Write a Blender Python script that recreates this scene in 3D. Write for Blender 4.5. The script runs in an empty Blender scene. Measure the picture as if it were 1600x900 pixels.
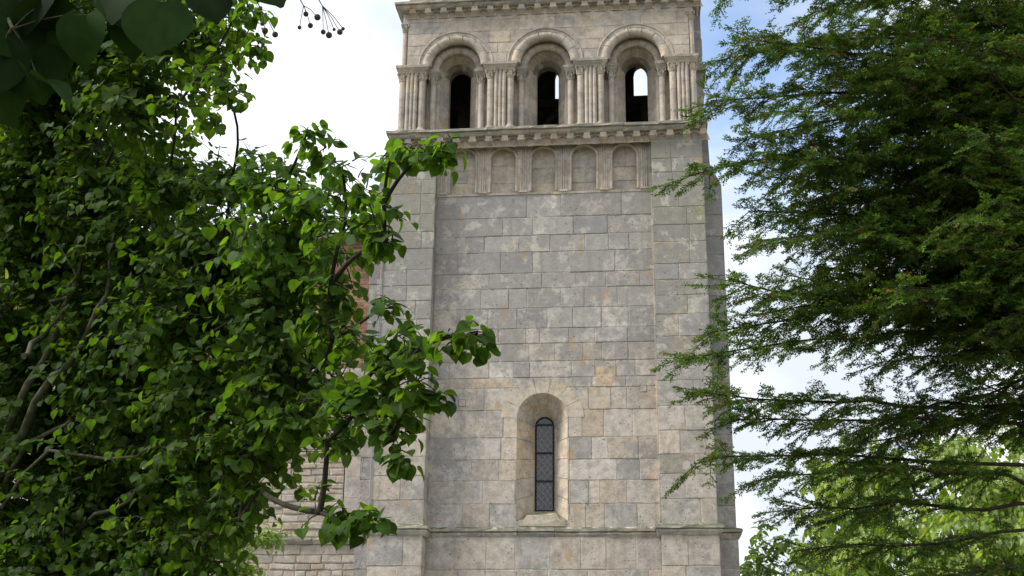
import bpy, math, random
import numpy as np
from mathutils import Vector, Matrix

R = math.radians
scene = bpy.context.scene
col = scene.collection

# ------------------------------------------------------------------ camera
CAM = Vector((1.989, -23.5548, 1.6))
YAW, PITCH, ROLL = 0.109, 0.3203, 0.0113
cd = bpy.data.cameras.new('camera')
cam = bpy.data.objects.new('camera', cd); col.objects.link(cam)
cd.sensor_width = 36.0; cd.lens = 45.0; cd.clip_start = 0.05; cd.clip_end = 6000
fw = Vector((-math.sin(YAW) * math.cos(PITCH), math.cos(YAW) * math.cos(PITCH), math.sin(PITCH)))
rt = Vector((math.cos(YAW), math.sin(YAW), 0)); up = rt.cross(fw)
xa = rt * math.cos(ROLL) + up * math.sin(ROLL); ya = up * math.cos(ROLL) - rt * math.sin(ROLL)
M = Matrix((xa, ya, -fw)).transposed().to_4x4(); M.translation = CAM
cam.matrix_world = M
scene.camera = cam

# ------------------------------------------------------------------ sky, sun, exposure
SUN = Vector((-0.70, -0.27, 0.85)).normalized()
w = bpy.data.worlds.new('World'); scene.world = w; w.use_nodes = True
nt = w.node_tree; nt.nodes.clear()
N = lambda t, **k: _n(nt, t, **k)
def _n(tree, t, **k):
    n = tree.nodes.new(t)
    for a, v in k.items(): setattr(n, a, v)
    return n
sky = N('ShaderNodeTexSky', sky_type='NISHITA'); sky.sun_disc = False
sky.sun_elevation = math.asin(SUN.z); sky.sun_rotation = math.atan2(SUN.x, SUN.y)
tc = N('ShaderNodeTexCoord')
mp = N('ShaderNodeMapping'); mp.inputs['Scale'].default_value = (1, 1, 1.7); mp.inputs['Location'].default_value = (0.35, 0.1, 0.2)
nz = N('ShaderNodeTexNoise'); nz.inputs['Scale'].default_value = 3.4; nz.inputs['Detail'].default_value = 9; nz.inputs['Roughness'].default_value = 0.55
nt.links.new(tc.outputs['Generated'], mp.inputs[0]); nt.links.new(mp.outputs[0], nz.inputs['Vector'])
dot = N('ShaderNodeVectorMath', operation='DOT_PRODUCT'); dot.inputs[1].default_value = (0.160, 0.850, 0.502)
nt.links.new(tc.outputs['Generated'], dot.inputs[0])
mr = N('ShaderNodeMapRange'); mr.inputs[1].default_value = 0.972; mr.inputs[2].default_value = 0.997; mr.inputs[3].default_value = 0.0; mr.inputs[4].default_value = 0.33
nt.links.new(dot.outputs['Value'], mr.inputs[0])
sub = N('ShaderNodeMath', operation='SUBTRACT'); nt.links.new(nz.outputs[0], sub.inputs[0]); nt.links.new(mr.outputs[0], sub.inputs[1])
cr = N('ShaderNodeMapRange', interpolation_type='SMOOTHSTEP'); cr.inputs[1].default_value = 0.08; cr.inputs[2].default_value = 0.34; cr.inputs[3].default_value = 0.22; cr.inputs[4].default_value = 1.0
nt.links.new(sub.outputs[0], cr.inputs[0])
mx = N('ShaderNodeMix', data_type='RGBA')
nt.links.new(cr.outputs[0], mx.inputs[0])
boost = N('ShaderNodeMix', data_type='RGBA', blend_type='MULTIPLY'); boost.inputs[0].default_value = 1.0; boost.inputs[7].default_value = (.85, 1.03, 1.2, 1)
nt.links.new(sky.outputs[0], boost.inputs[6]); nt.links.new(boost.outputs[2], mx.inputs[6])
nzc = N('ShaderNodeTexNoise'); nzc.inputs['Scale'].default_value = 5.0; nzc.inputs['Detail'].default_value = 7
nt.links.new(mp.outputs[0], nzc.inputs['Vector'])
crc = N('ShaderNodeMapRange', interpolation_type='SMOOTHSTEP'); crc.inputs[1].default_value = 0.42; crc.inputs[2].default_value = 0.66
nt.links.new(nzc.outputs[0], crc.inputs[0])
cl_ = N('ShaderNodeMix', data_type='RGBA'); cl_.inputs[6].default_value = (3.6, 3.95, 4.35, 1); cl_.inputs[7].default_value = (5.8, 5.95, 6.2, 1)   # grey and sunlit cloud
nt.links.new(crc.outputs[0], cl_.inputs[0]); nt.links.new(cl_.outputs[2], mx.inputs[7])
bg = N('ShaderNodeBackground'); bg.inputs['Strength'].default_value = 0.12
out = N('ShaderNodeOutputWorld')
nt.links.new(mx.outputs[2], bg.inputs[0]); nt.links.new(bg.outputs[0], out.inputs[0])

sl = bpy.data.lights.new('sun', 'SUN'); sl.energy = 2.3; sl.angle = R(12); sl.color = (1, 0.96, 0.90)
so = bpy.data.objects.new('sun', sl); col.objects.link(so); so.location = (-20, -20, 40)
so.rotation_euler = SUN.to_track_quat('Z', 'Y').to_euler()

vs = scene.view_settings
vs.view_transform = 'Standard'; vs.look = 'None'; vs.exposure = 1.0; vs.gamma = 1.0; vs.use_curve_mapping = False
scene.render.resolution_x = 1024; scene.render.resolution_y = 576
scene.cycles.max_bounces = 8; scene.cycles.transparent_max_bounces = 8

# ------------------------------------------------------------------ mesh helpers
class MB:
    """collects faces (with a tone per face) and links them as one mesh object"""
    def __init__(self): self.v = []; self.f = []; self.t = []; self.s = []; self.n = 0
    def add(self, vs, fs, tone, sm=False):
        self.v.append(np.asarray(vs, float).reshape(-1, 3))
        k = self.n
        for f in fs: self.f.append([i + k for i in f]); self.t.append(tone); self.s.append(sm)
        self.n += len(self.v[-1])
    def quad(self, a, b, c, d, tone): self.add([a, b, c, d], [(0, 1, 2, 3)], tone)
    def box(self, x0, x1, y0, y1, z0, z1, tone, jit=0, rng=random):
        p = [[x, y, z] for x in (x0, x1) for y in (y0, y1) for z in (z0, z1)]
        if jit: p = [[c + rng.uniform(-jit, jit) for c in q] for q in p]
        self.add(p, [(0, 1, 3, 2), (4, 6, 7, 5), (0, 4, 5, 1), (2, 3, 7, 6), (0, 2, 6, 4), (1, 5, 7, 3)], tone)
    def tube(self, path, radii, seg, tone, caps=True):
        path = [Vector(p) for p in path]
        vs, fs = [], []
        n = len(path); ref = Vector((0.31, 0.2, 0.93))
        for i, p in enumerate(path):
            d = (path[min(i + 1, n - 1)] - path[max(i - 1, 0)])
            if d.length < 1e-9: d = Vector((0, 0, 1))
            d.normalize()
            if abs(d.dot(ref)) > .97: ref = Vector((1, 0.1, 0))
            a = d.cross(ref).normalized(); b = d.cross(a)
            for k in range(seg):
                th = 2 * math.pi * k / seg
                vs.append(p + (a * math.cos(th) + b * math.sin(th)) * radii[i])
        for i in range(n - 1):
            for k in range(seg):
                k2 = (k + 1) % seg
                fs.append((i * seg + k, i * seg + k2, (i + 1) * seg + k2, (i + 1) * seg + k))
        self.add(vs, fs, tone, True)
        if caps: self.add(vs[:seg], [tuple(range(seg))], tone); self.add(vs[-seg:], [tuple(range(seg))[::-1]], tone)
    def lathe(self, c, prof, seg, tone):
        vs, fs = [], []
        for (r, z) in prof:
            for k in range(seg):
                th = 2 * math.pi * k / seg
                vs.append((c[0] + r * math.cos(th), c[1] + r * math.sin(th), c[2] + z))
        n = len(prof)
        for i in range(n - 1):
            for k in range(seg):
                k2 = (k + 1) % seg
                fs.append((i * seg + k, i * seg + k2, (i + 1) * seg + k2, (i + 1) * seg + k))
        self.add(vs, fs, tone, True)
        self.add(vs[-seg:], [tuple(range(seg))], tone)
    def prism(self, poly, z0, z1, tone):           # plan polygon (ccw) extruded upward
        n = len(poly)
        vs = [(x, y, z0) for x, y in poly] + [(x, y, z1) for x, y in poly]
        fs = [(i, (i + 1) % n, n + (i + 1) % n, n + i) for i in range(n)] + [tuple(range(n))[::-1], tuple(range(n, 2 * n))]
        self.add(vs, fs, tone)
    def build(self, name, mat, parent=None, loc=(0, 0, 0), smooth=False, org=None):
        me = bpy.data.meshes.new(name)
        v = np.concatenate(self.v) if self.v else np.zeros((0, 3))
        if org is None:
            org = np.array(loc, float)
            if parent is not None: org = org + np.array(WORLD[parent.name])
        v = v - org
        ln = np.array([len(f) for f in self.f], np.int32)
        me.vertices.add(len(v)); me.vertices.foreach_set('co', v.ravel().astype(np.float32))
        lv = np.array([i for f in self.f for i in f], np.int32)
        me.loops.add(len(lv)); me.loops.foreach_set('vertex_index', lv)
        me.polygons.add(len(ln)); st = np.concatenate([[0], np.cumsum(ln)[:-1]]).astype(np.int32)
        me.polygons.foreach_set('loop_start', st); me.polygons.foreach_set('loop_total', ln)
        me.update(calc_edges=True)
        at = me.attributes.new('tone', 'FLOAT_COLOR', 'FACE')
        tn = np.array([(t[0], t[1], t[2], 1) for t in self.t], np.float32)
        at.data.foreach_set('color', tn.ravel())
        me.polygons.foreach_set('use_smooth', np.ones(len(ln), bool) if smooth else np.array(self.s, bool))
        me.materials.append(mat); me.validate()
        return link(name, me, parent, loc)
def np_mesh(name, v, nv, tone, mat, parent):
    """fast mesh: v is (faces*nv, 3) world coords, every face its own nv corners; tone per face"""
    me = bpy.data.meshes.new(name); v = v - np.array(WORLD[parent.name])
    nf = len(v) // nv
    me.vertices.add(len(v)); me.vertices.foreach_set('co', v.ravel().astype(np.float32))
    me.loops.add(len(v)); me.loops.foreach_set('vertex_index', np.arange(len(v), dtype=np.int32))
    me.polygons.add(nf); me.polygons.foreach_set('loop_start', np.arange(nf, dtype=np.int32) * nv)
    me.polygons.foreach_set('loop_total', np.full(nf, nv, np.int32))
    me.update(calc_edges=True)
    at = me.attributes.new('tone', 'FLOAT_COLOR', 'FACE')
    t4 = np.ones((nf, 4), np.float32); t4[:, :3] = tone
    at.data.foreach_set('color', t4.ravel())
    me.materials.append(mat)
    return link(name, me, parent)
WORLD = {}
def link(name, me, parent=None, loc=(0, 0, 0)):
    o = bpy.data.objects.new(name, me); col.objects.link(o); o.location = loc
    if parent is not None: o.parent = parent
    base = WORLD[parent.name] if parent is not None else (0, 0, 0)
    WORLD[o.name] = tuple(base[i] + loc[i] for i in range(3))
    return o
def thing(name, label, cat, loc, group=None):
    o = link(name, None, None, loc); o['label'] = label; o['category'] = cat
    if group: o['group'] = group
    return o
def dup(o, parent, loc):
    c = o.copy(); col.objects.link(c); c.parent = parent; c.location = loc
    for ch in o.children:
        d = ch.copy(); col.objects.link(d); d.parent = c
    return c

# ------------------------------------------------------------------ materials
def mat_new(name):
    m = bpy.data.materials.new(name); m.use_nodes = True; m.node_tree.nodes.clear()
    return m, m.node_tree
def lk(t, a, b): t.links.new(a, b)
def noise(t, vec, scale, detail=6, rough=.6):
    n = _n(t, 'ShaderNodeTexNoise'); n.inputs['Scale'].default_value = scale; n.inputs['Detail'].default_value = detail; n.inputs['Roughness'].default_value = rough
    lk(t, vec, n.inputs['Vector']); return n.outputs[0]
def rng_(t, x, a, b, c, d, smooth=True):
    n = _n(t, 'ShaderNodeMapRange', interpolation_type='SMOOTHSTEP' if smooth else 'LINEAR')
    for i, v in enumerate((a, b, c, d)): n.inputs[i + 1].default_value = v
    lk(t, x, n.inputs[0]); return n.outputs[0]
def mix(t, f, a, b, mode='MIX'):
    n = _n(t, 'ShaderNodeMix', data_type='RGBA', blend_type=mode)
    for s, x in ((0, f), (6, a), (7, b)):
        if isinstance(x, (int, float)): n.inputs[s].default_value = x
        elif isinstance(x, tuple): n.inputs[s].default_value = x + (1,)
        else: lk(t, x, n.inputs[s])
    return n.outputs[2]
def math_(t, op, a, b):
    n = _n(t, 'ShaderNodeMath', operation=op)
    for s, x in ((0, a), (1, b)):
        if isinstance(x, (int, float)): n.inputs[s].default_value = x
        else: lk(t, x, n.inputs[s])
    return n.outputs[0]

def stone_mat(name, patina=1.0, moss=0.5, pits=1.0, pat_z=True):
    m, t = mat_new(name)
    g = _n(t, 'ShaderNodeNewGeometry'); P = g.outputs['Position']
    a = _n(t, 'ShaderNodeAttribute', attribute_name='tone'); c = mix(t, 1.0, a.outputs['Color'], (1.035, .99, 1.0), 'MULTIPLY')
    # fine grain and medium mottling of the limestone
    n1 = noise(t, P, 7.0, 10, .65); c = mix(t, 1.0, c, mix(t, rng_(t, n1, .3, .7, 0, 1), (.82, .81, .79), (1.26, 1.26, 1.25)), 'MULTIPLY')
    n2 = noise(t, P, 46.0, 6, .7); c = mix(t, 1.0, c, mix(t, rng_(t, n2, .3, .7, 0, 1), (.94, .94, .94), (1.27, 1.265, 1.25)), 'MULTIPLY')
    sep = _n(t, 'ShaderNodeSeparateXYZ'); lk(t, P, sep.inputs[0])
    # grey weathering film, patchy with torn edges
    n3 = noise(t, P, 1.4, 13, .74)
    if pat_z:
        zb = rng_(t, sep.outputs[2], 6.5, 10.5, -.07, .085)
        n3 = math_(t, 'ADD', n3, zb)
    pf = math_(t, 'MULTIPLY', rng_(t, n3, .455, .535, 0, 1), .60 * patina)
    c = mix(t, pf, c, (.246, .240, .236))
    n4 = noise(t, P, 3.1, 11, .72)
    c = mix(t, math_(t, 'MULTIPLY', rng_(t, n4, .545, .60, 0, 1), .62), c, (.53, .49, .43))
    # rust and ochre streaks
    mpn = _n(t, 'ShaderNodeMapping'); mpn.inputs['Scale'].default_value = (2.6, 2.6, 1.3); lk(t, P, mpn.inputs[0])
    n5 = noise(t, mpn.outputs[0], 1.25, 8, .6)
    c = mix(t, math_(t, 'MULTIPLY', rng_(t, n5, .62, .70, 0, 1), .5), c, (.42, .25, .09))
    # rain streaks
    mp2 = _n(t, 'ShaderNodeMapping'); mp2.inputs['Scale'].default_value = (5.0, 5.0, .35); lk(t, P, mp2.inputs[0])
    n6 = noise(t, mp2.outputs[0], 1.6, 8, .6)
    c = mix(t, math_(t, 'MULTIPLY', rng_(t, n6, .55, .72, 0, 1), .25), c, (.17, .165, .15))
    # dark lichen specks
    n7 = noise(t, P, 17.0, 8, .75)
    c = mix(t, math_(t, 'MULTIPLY', rng_(t, n7, .61, .68, 0, 1), .45), c, (.12, .12, .105))
    # moss where the stone faces up
    sn = _n(t, 'ShaderNodeSeparateXYZ'); lk(t, g.outputs['Normal'], sn.inputs[0])
    n8 = noise(t, P, 5.0, 8, .7)
    mf = math_(t, 'MULTIPLY', rng_(t, sn.outputs[2], .15, .6, 0, 1), rng_(t, n8, .36, .56, 0, 1))
    c = mix(t, math_(t, 'MULTIPLY', mf, moss * 1.5), c, (.10, .115, .045))
    b = _n(t, 'ShaderNodeBsdfPrincipled'); b.inputs['Roughness'].default_value = .92; b.inputs['Specular IOR Level'].default_value = .2
    # pits
    vo = _n(t, 'ShaderNodeTexVoronoi'); vo.inputs['Scale'].default_value = 13; lk(t, P, vo.inputs['Vector'])
    pit = rng_(t, vo.outputs['Distance'], .08, .22, 0, 1)
    gate = rng_(t, noise(t, P, 2.9, 5, .65), .50, .57, 0, 1)
    pit = math_(t, 'MAXIMUM', pit, math_(t, 'SUBTRACT', 1.0, gate))
    c = mix(t, math_(t, 'MULTIPLY', math_(t, 'SUBTRACT', 1.0, pit), .75 * pits), c, (.09, .085, .075))
    lk(t, c, b.inputs['Base Color'])
    h = math_(t, 'ADD', math_(t, 'MULTIPLY', n1, .55), math_(t, 'MULTIPLY', n2, .32))
    h = math_(t, 'ADD', h, math_(t, 'MULTIPLY', noise(t, P, 16, 10, .7), .5))
    h = math_(t, 'ADD', h, math_(t, 'MULTIPLY', pit, .8 * pits))
    bp = _n(t, 'ShaderNodeBump'); bp.inputs['Strength'].default_value = .55; bp.inputs['Distance'].default_value = .02
    lk(t, h, bp.inputs['Height']); lk(t, bp.outputs[0], b.inputs['Normal'])
    o = _n(t, 'ShaderNodeOutputMaterial'); lk(t, b.outputs[0], o.inputs[0])
    return m
STONE = stone_mat('weathered_limestone')
CARVED = stone_mat('carved_limestone', patina=.32, moss=.6, pits=.3, pat_z=False)
LEDGE = stone_mat('mossy_ledge_stone', patina=.9, moss=.85, pits=.5, pat_z=False)
RUBBLE = stone_mat('rubble_stone', patina=.25, moss=.4, pits=.5, pat_z=False)

def simple_mat(name, colr, rough=.8, var=.3, scale=8, spec=.3, bump=.2, tone=False):
    m, t = mat_new(name)
    g = _n(t, 'ShaderNodeNewGeometry'); n = noise(t, g.outputs['Position'], scale, 8, .65)
    base = colr
    if tone: base = _n(t, 'ShaderNodeAttribute', attribute_name='tone').outputs['Color']
    c = mix(t, 1.0, base, mix(t, rng_(t, n, .3, .7, 0, 1), (1 - var,) * 3, (1 + var,) * 3), 'MULTIPLY')
    b = _n(t, 'ShaderNodeBsdfPrincipled'); b.inputs['Roughness'].default_value = rough; b.inputs['Specular IOR Level'].default_value = spec
    lk(t, c, b.inputs['Base Color'])
    bp = _n(t, 'ShaderNodeBump'); bp.inputs['Strength'].default_value = bump; bp.inputs['Distance'].default_value = .02
    lk(t, n, bp.inputs['Height']); lk(t, bp.outputs[0], b.inputs['Normal'])
    o = _n(t, 'ShaderNodeOutputMaterial'); lk(t, b.outputs[0], o.inputs[0])
    return m
def leaf_mat(name, trans=.35, rough=.45, gloss=.5, tscale=(1.5, 1.45, .55), var=.22):
    m, t = mat_new(name)
    g = _n(t, 'ShaderNodeNewGeometry')
    a = _n(t, 'ShaderNodeAttribute', attribute_name='tone').outputs['Color']
    n = noise(t, g.outputs['Position'], 26, 4, .6)
    c = mix(t, 1.0, a, mix(t, rng_(t, n, .3, .7, 0, 1), (1 - var,) * 3, (1 + var,) * 3), 'MULTIPLY')
    b = _n(t, 'ShaderNodeBsdfPrincipled'); b.inputs['Roughness'].default_value = rough; b.inputs['Specular IOR Level'].default_value = gloss
    lk(t, c, b.inputs['Base Color'])
    tr = _n(t, 'ShaderNodeBsdfTranslucent')
    lk(t, mix(t, 1.0, c, tscale, 'MULTIPLY'), tr.inputs['Color'])
    ms = _n(t, 'ShaderNodeMixShader'); ms.inputs[0].default_value = trans
    lk(t, b.outputs[0], ms.inputs[1]); lk(t, tr.outputs[0], ms.inputs[2])
    o = _n(t, 'ShaderNodeOutputMaterial'); lk(t, ms.outputs[0], o.inputs[0])
    return m
LINDEN_LEAF = leaf_mat('linden_leaf', trans=.5, gloss=.12, rough=.55, tscale=(2.5, 2.45, .65))
NEAR_LEAF = leaf_mat('shaded_linden_leaf', trans=.2, gloss=.06, rough=.7, tscale=(1.3, 1.3, .6))
YEW_NEEDLE = leaf_mat('yew_needle', trans=.3, rough=.5, gloss=.2, tscale=(1.9, 1.8, .6))
BRIGHT_LEAF = leaf_mat('bright_leaf', trans=.45, tscale=(2.0, 2.0, .7))
BARK = simple_mat('grey_green_bark', (.075, .078, .048), .9, .4, 14, .2, .6)
TWIG = simple_mat('dark_twig_bark', (.032, .029, .02), .9, .4, 14, .15, .5)
YEW_BARK = simple_mat('brown_yew_bark', (.045, .033, .025), .9, .4, 14, .2, .6)
FRUIT = simple_mat('linden_fruit', (.05, .055, .035), .7, .2, 60)
SLATE = simple_mat('roof_slate', (.16, .15, .16), .6, .25, 5, .4, .2, tone=True)
BRICK = simple_mat('old_red_brick', (.3, .13, .08), .95, .22, 20, .15, .5, tone=True)
TIMBER = simple_mat('grey_oak_timber', (.13, .115, .095), .85, .3, 9, .2, .3)
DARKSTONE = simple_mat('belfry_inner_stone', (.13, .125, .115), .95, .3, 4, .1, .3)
LEAD = simple_mat('lead_came', (.29, .29, .30), .5, .15, 30)
IRON = simple_mat('black_iron', (.015, .015, .017), .6, .2, 30)
m, t = mat_new('old_window_glass')
b = _n(t, 'ShaderNodeBsdfPrincipled'); b.inputs['Base Color'].default_value = (.085, .09, .10, 1); b.inputs['Roughness'].default_value = .28; b.inputs['Specular IOR Level'].default_value = .5
g = _n(t, 'ShaderNodeNewGeometry'); bp = _n(t, 'ShaderNodeBump'); bp.inputs['Strength'].default_value = .5; bp.inputs['Distance'].default_value = .02
lk(t, noise(t, g.outputs['Position'], 14, 3), bp.inputs['Height']); lk(t, bp.outputs[0], b.inputs['Normal'])
o = _n(t, 'ShaderNodeOutputMaterial'); lk(t, b.outputs[0], o.inputs[0]); GLASS = m
m, t = mat_new('churchyard_grass'); g = _n(t, 'ShaderNodeNewGeometry')
n = noise(t, g.outputs['Position'], .6, 10, .7); n2 = noise(t, g.outputs['Position'], 30, 4)
c = mix(t, rng_(t, n, .4, .62, 0, 1), (.085, .09, .045), (.15, .13, .085)); c = mix(t, 1.0, c, mix(t, n2, (.6, .6, .6), (1.4, 1.4, 1.4)), 'MULTIPLY')
b = _n(t, 'ShaderNodeBsdfPrincipled'); b.inputs['Roughness'].default_value = .95; lk(t, c, b.inputs['Base Color'])
o = _n(t, 'ShaderNodeOutputMaterial'); lk(t, b.outputs[0], o.inputs[0]); GRASS = m
GRAVEL = simple_mat('pale_gravel', (.3, .27, .22), .95, .3, 40)

# ------------------------------------------------------------------ masonry helpers
rng = random.Random(7)
PAL = [(.36, .34, .305), (.385, .36, .32), (.335, .322, .298), (.405, .378, .33), (.31, .302, .285), (.37, .338, .295)]
YEL = [(.41, .365, .30), (.42, .362, .285), (.40, .365, .31), (.42, .38, .325)]
def tone_wall(x, z):
    r = rng.random()
    py = .42 if z < 8.6 else .06
    if r < py * .7: c = rng.choice(YEL)
    elif r < .12 + py * .7: c = (.43, .41, .375)
    else: c = rng.choice(PAL)
    k = rng.uniform(.86, 1.09); return tuple(q * k for q in c)
def tone_butt(x, z):
    k = rng.uniform(.78, .99); c = rng.choice(PAL)
    if z > 9.8: g = min(1, (z - 9.6) / 1.2) * rng.uniform(.45, 1); c = tuple(c[i] * (1 - g) + (.25, .25, .15)[i] * g for i in range(3))
    elif z < 7.5 and rng.random() < .3: c = rng.choice(YEL)
    elif rng.random() < .15: c = tuple(c[i] * .5 + (.27, .26, .18)[i] * .5 for i in range(3))
    return tuple(q * k for q in c)
def tone_bel(x, z):
    c = rng.choice([(.40, .36, .305), (.38, .345, .295), (.42, .37, .30), (.36, .335, .30), (.43, .385, .32)])
    if rng.random() < .08: c = (.43, .375, .29)
    k = rng.uniform(.92, 1.07); return tuple(q * k for q in c)
def tone_low(x, z):
    c = rng.choice(PAL + YEL[2:]); k = rng.uniform(.88, 1.04); return tuple(q * k for q in c)
def tone_side(x, z):  # shade put into the colour: front stone darkened and cooled on side faces
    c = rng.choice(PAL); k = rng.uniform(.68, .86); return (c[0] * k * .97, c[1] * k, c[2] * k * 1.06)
def tone_rub(x, z):
    c = rng.choice([(.36, .31, .25), (.40, .34, .275), (.33, .30, .26), (.42, .37, .31), (.37, .335, .29)]); k = rng.uniform(.86, 1.06)
    return tuple(q * k for q in c)
def tone_brick(x, z):
    c = rng.choice([(.28, .145, .09), (.31, .17, .11), (.26, .14, .095), (.34, .20, .135), (.30, .18, .125)]); k = rng.uniform(.75, 1.15)
    return tuple(q * k for q in c)
MORT = (.40, .365, .30)
def splits(u0, u1, lo, hi):
    xs = [u0]
    while xs[-1] < u1 - lo * 1.25:
        xs.append(xs[-1] + rng.uniform(lo, hi))
    if len(xs) > 1 and (u1 - xs[-1]) < lo * .6: xs.pop()
    xs.append(u1); return xs
def arch_top(hole, u):
    c, r, zs = hole[0], hole[1], hole[2]
    d = abs(u - c)
    return zs + math.sqrt(max(r * r - d * d, 0)) if d < r else None
def strips_minus(u0, u1, v0, v1, holes, du=.03):
    """pieces of the rectangle outside the arched holes: (ua, ub, (va_l, va_r), vb)"""
    hs = [h for h in holes if h[0] - h[1] < u1 and h[0] + h[1] > u0 and h[3] < v1 and h[2] + h[1] > v0]
    if not hs: return None
    cuts = {u0, u1}
    for h in hs:
        for s in np.linspace(-1, 1, int(2 * h[1] / du) + 1):
            x = h[0] + h[1] * float(s)
            if u0 < x < u1: cuts.add(x)
    cuts = sorted(cuts); outp = []
    for ua, ub in zip(cuts[:-1], cuts[1:]):
        if ub - ua < 1e-6: continue
        um = (ua + ub) / 2; h = next((h for h in hs if abs(um - h[0]) < h[1]), None)
        if h is None: outp.append((ua, ub, v0, v0, v1)); continue
        ta = arch_top(h, ua) or h[2]; tb = arch_top(h, ub) or h[2]
        a, b_ = min(max(ta, v0), v1), min(max(tb, v0), v1)
        if a < v1 - 1e-4 or b_ < v1 - 1e-4: outp.append((ua, ub, a, b_, v1))
        if h[3] > v0 + 1e-4: outp.append((ua, ub, v0, v0, min(h[3], v1)))
    return outp
def ashlar(mb, P, u0, u1, vs, tone, lo=.35, hi=.8, joints=None, holes=(), gap=.0055, jit=.005, dep=.008, bev=.006, umin=None):
    """irregular coursed blocks with recessed joints; P(u, v, d) gives the world point, d is depth into the wall"""
    vs = sorted(vs)
    pc = strips_minus(u0, u1, vs[0], vs[-1], holes) or [(u0, u1, vs[0], vs[0], vs[-1])]
    for (ua, ub, va, vb, vt) in pc:
        mb.quad(P(ua, va, dep), P(ub, vb, dep), P(ub, vt, dep), P(ua, vt, dep), MORT)
    for ci in range(len(vs) - 1):
        v0, v1 = vs[ci], vs[ci + 1]
        xs = [u0] + list(joints[ci]) + [u1] if joints and joints[ci] is not None else splits(u0, u1, lo, hi)
        for a, b_ in zip(xs[:-1], xs[1:]):
            tn = tone((a + b_) / 2, (v0 + v1) / 2)
            ga, gb = (0 if a == u0 else gap), (0 if b_ == u1 else gap)
            x0, x1, y0, y1 = a + ga, b_ - gb, v0 + gap, v1 - gap
            if x1 - x0 < .03: continue
            d = rng.uniform(-jit, jit)
            st = strips_minus(x0, x1, y0, y1, holes)
            if st is not None:
                for (ua, ub, va, vb, vt) in st:
                    mb.quad(P(ua, va, d), P(ub, vb, d), P(ub, vt, d), P(ua, vt, d), tn)
                continue
            # worn, slightly uneven outline with a soft arris
            nu = max(1, int((x1 - x0) / .16)); nv = max(1, int((y1 - y0) / .16))
            ring = [(x0 + (x1 - x0) * i / nu, y0) for i in range(nu)] + [(x1, y0 + (y1 - y0) * i / nv) for i in range(nv)] + \
                   [(x1 - (x1 - x0) * i / nu, y1) for i in range(nu)] + [(x0, y1 - (y1 - y0) * i / nv) for i in range(nv)]
            jj = bev * .8
            outer = [(p[0] + (rng.uniform(-jj, jj) if x0 < p[0] < x1 or True else 0) * (0 if p[0] in (u0, u1) else 1), p[1] + rng.uniform(-jj, jj)) for p in ring]
            cu, cv = (x0 + x1) / 2, (y0 + y1) / 2
            inner = []
            for p in outer:
                bx = bev * rng.uniform(.7, 2.4) * (2.4 if min(abs(p[0] - u0), abs(p[0] - u1)) < .001 else 1); bz = bev * rng.uniform(.7, 2.4)
                inner.append((p[0] + (bx if p[0] < cu else -bx) * min(1, abs(p[0] - cu) / (bx + 1e-6)), p[1] + (bz if p[1] < cv else -bz) * min(1, abs(p[1] - cv) / (bz + 1e-6))))
            n = len(ring)
            vv = [P(p[0], p[1], dep) for p in outer] + [P(p[0], p[1], d + bev * .7) for p in outer] + [P(p[0], p[1], d) for p in inner]
            fs = [(i, (i + 1) % n, n + (i + 1) % n, n + i) for i in range(n)] + [(n + i, n + (i + 1) % n, 2 * n + (i + 1) % n, 2 * n + i) for i in range(n)]
            fs.append(tuple(range(2 * n, 3 * n)))
            mb.add(vv, fs, tn)
def courses(z0, z1, lo=.3, hi=.44):
    z = [z0]
    while z[-1] < z1 - lo * 1.3: z.append(z[-1] + rng.uniform(lo, hi))
    if z1 - z[-1] < lo * .6: z.pop()
    z.append(z1); return z
def sweep(mb, path, prof, tone, seglen=.16, jit=.006, stones=.7, closed_ends=True):
    """moulding: prof is a list of (outward, z) from bottom to top, run along a plan path with mitred corners"""
    pts = [Vector((p[0], p[1])) for p in path]; n = len(pts)
    nor = []
    for i in range(n):
        ds = []
        if i > 0: ds.append((pts[i] - pts[i - 1]).normalized())
        if i < n - 1: ds.append((pts[i + 1] - pts[i]).normalized())
        ns = [Vector((d.y, -d.x)) for d in ds]
        if len(ns) == 2:
            m_ = (ns[0] + ns[1]); m_ = m_ / max(m_.length_squared, 1e-6) * 2
        else: m_ = ns[0]
        nor.append(m_)
    for i in range(n - 1):
        L = (pts[i + 1] - pts[i]).length
        k = max(1, int(L / stones)); cut = [0.0] + [(j + rng.uniform(-.25, .25)) / k for j in range(1, k)] + [1.0]
        for a, b_ in zip(cut[:-1], cut[1:]):
            tn = tone(0, 0); m_ = max(1, int((b_ - a) * L / seglen)); dz = rng.uniform(-.006, .006); do = rng.uniform(-.008, .008)
            vs_, fs = [], []
            g = .004 / L
            for s in range(m_ + 1):
                tt = a + (b_ - a) * s / m_
                if s == 0 and a > 0: tt += g
                if s == m_ and b_ < 1: tt -= g
                p = pts[i].lerp(pts[i + 1], tt); nn = nor[i].lerp(nor[i + 1], tt)
                inner_ = 0 < tt < 1
                for (o_, z_) in prof:
                    jx = rng.uniform(-jit, jit) if (inner_ and o_ > .02) else 0; jz = rng.uniform(-jit, jit) if inner_ else 0
                    q = p + nn * (o_ + (do if inner_ and o_ > .02 else 0) + jx)
                    vs_.append((q.x, q.y, z_ + jz + (dz if inner_ else 0)))
            q_ = len(prof)
            for s in range(m_):
                for j in range(q_ - 1):
                    fs.append((s * q_ + j, (s + 1) * q_ + j, (s + 1) * q_ + j + 1, s * q_ + j + 1))
            fs.append(tuple(range(q_))); fs.append(tuple(m_ * q_ + j for j in range(q_))[::-1])
            mb.add(vs_, fs, tn)

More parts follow.
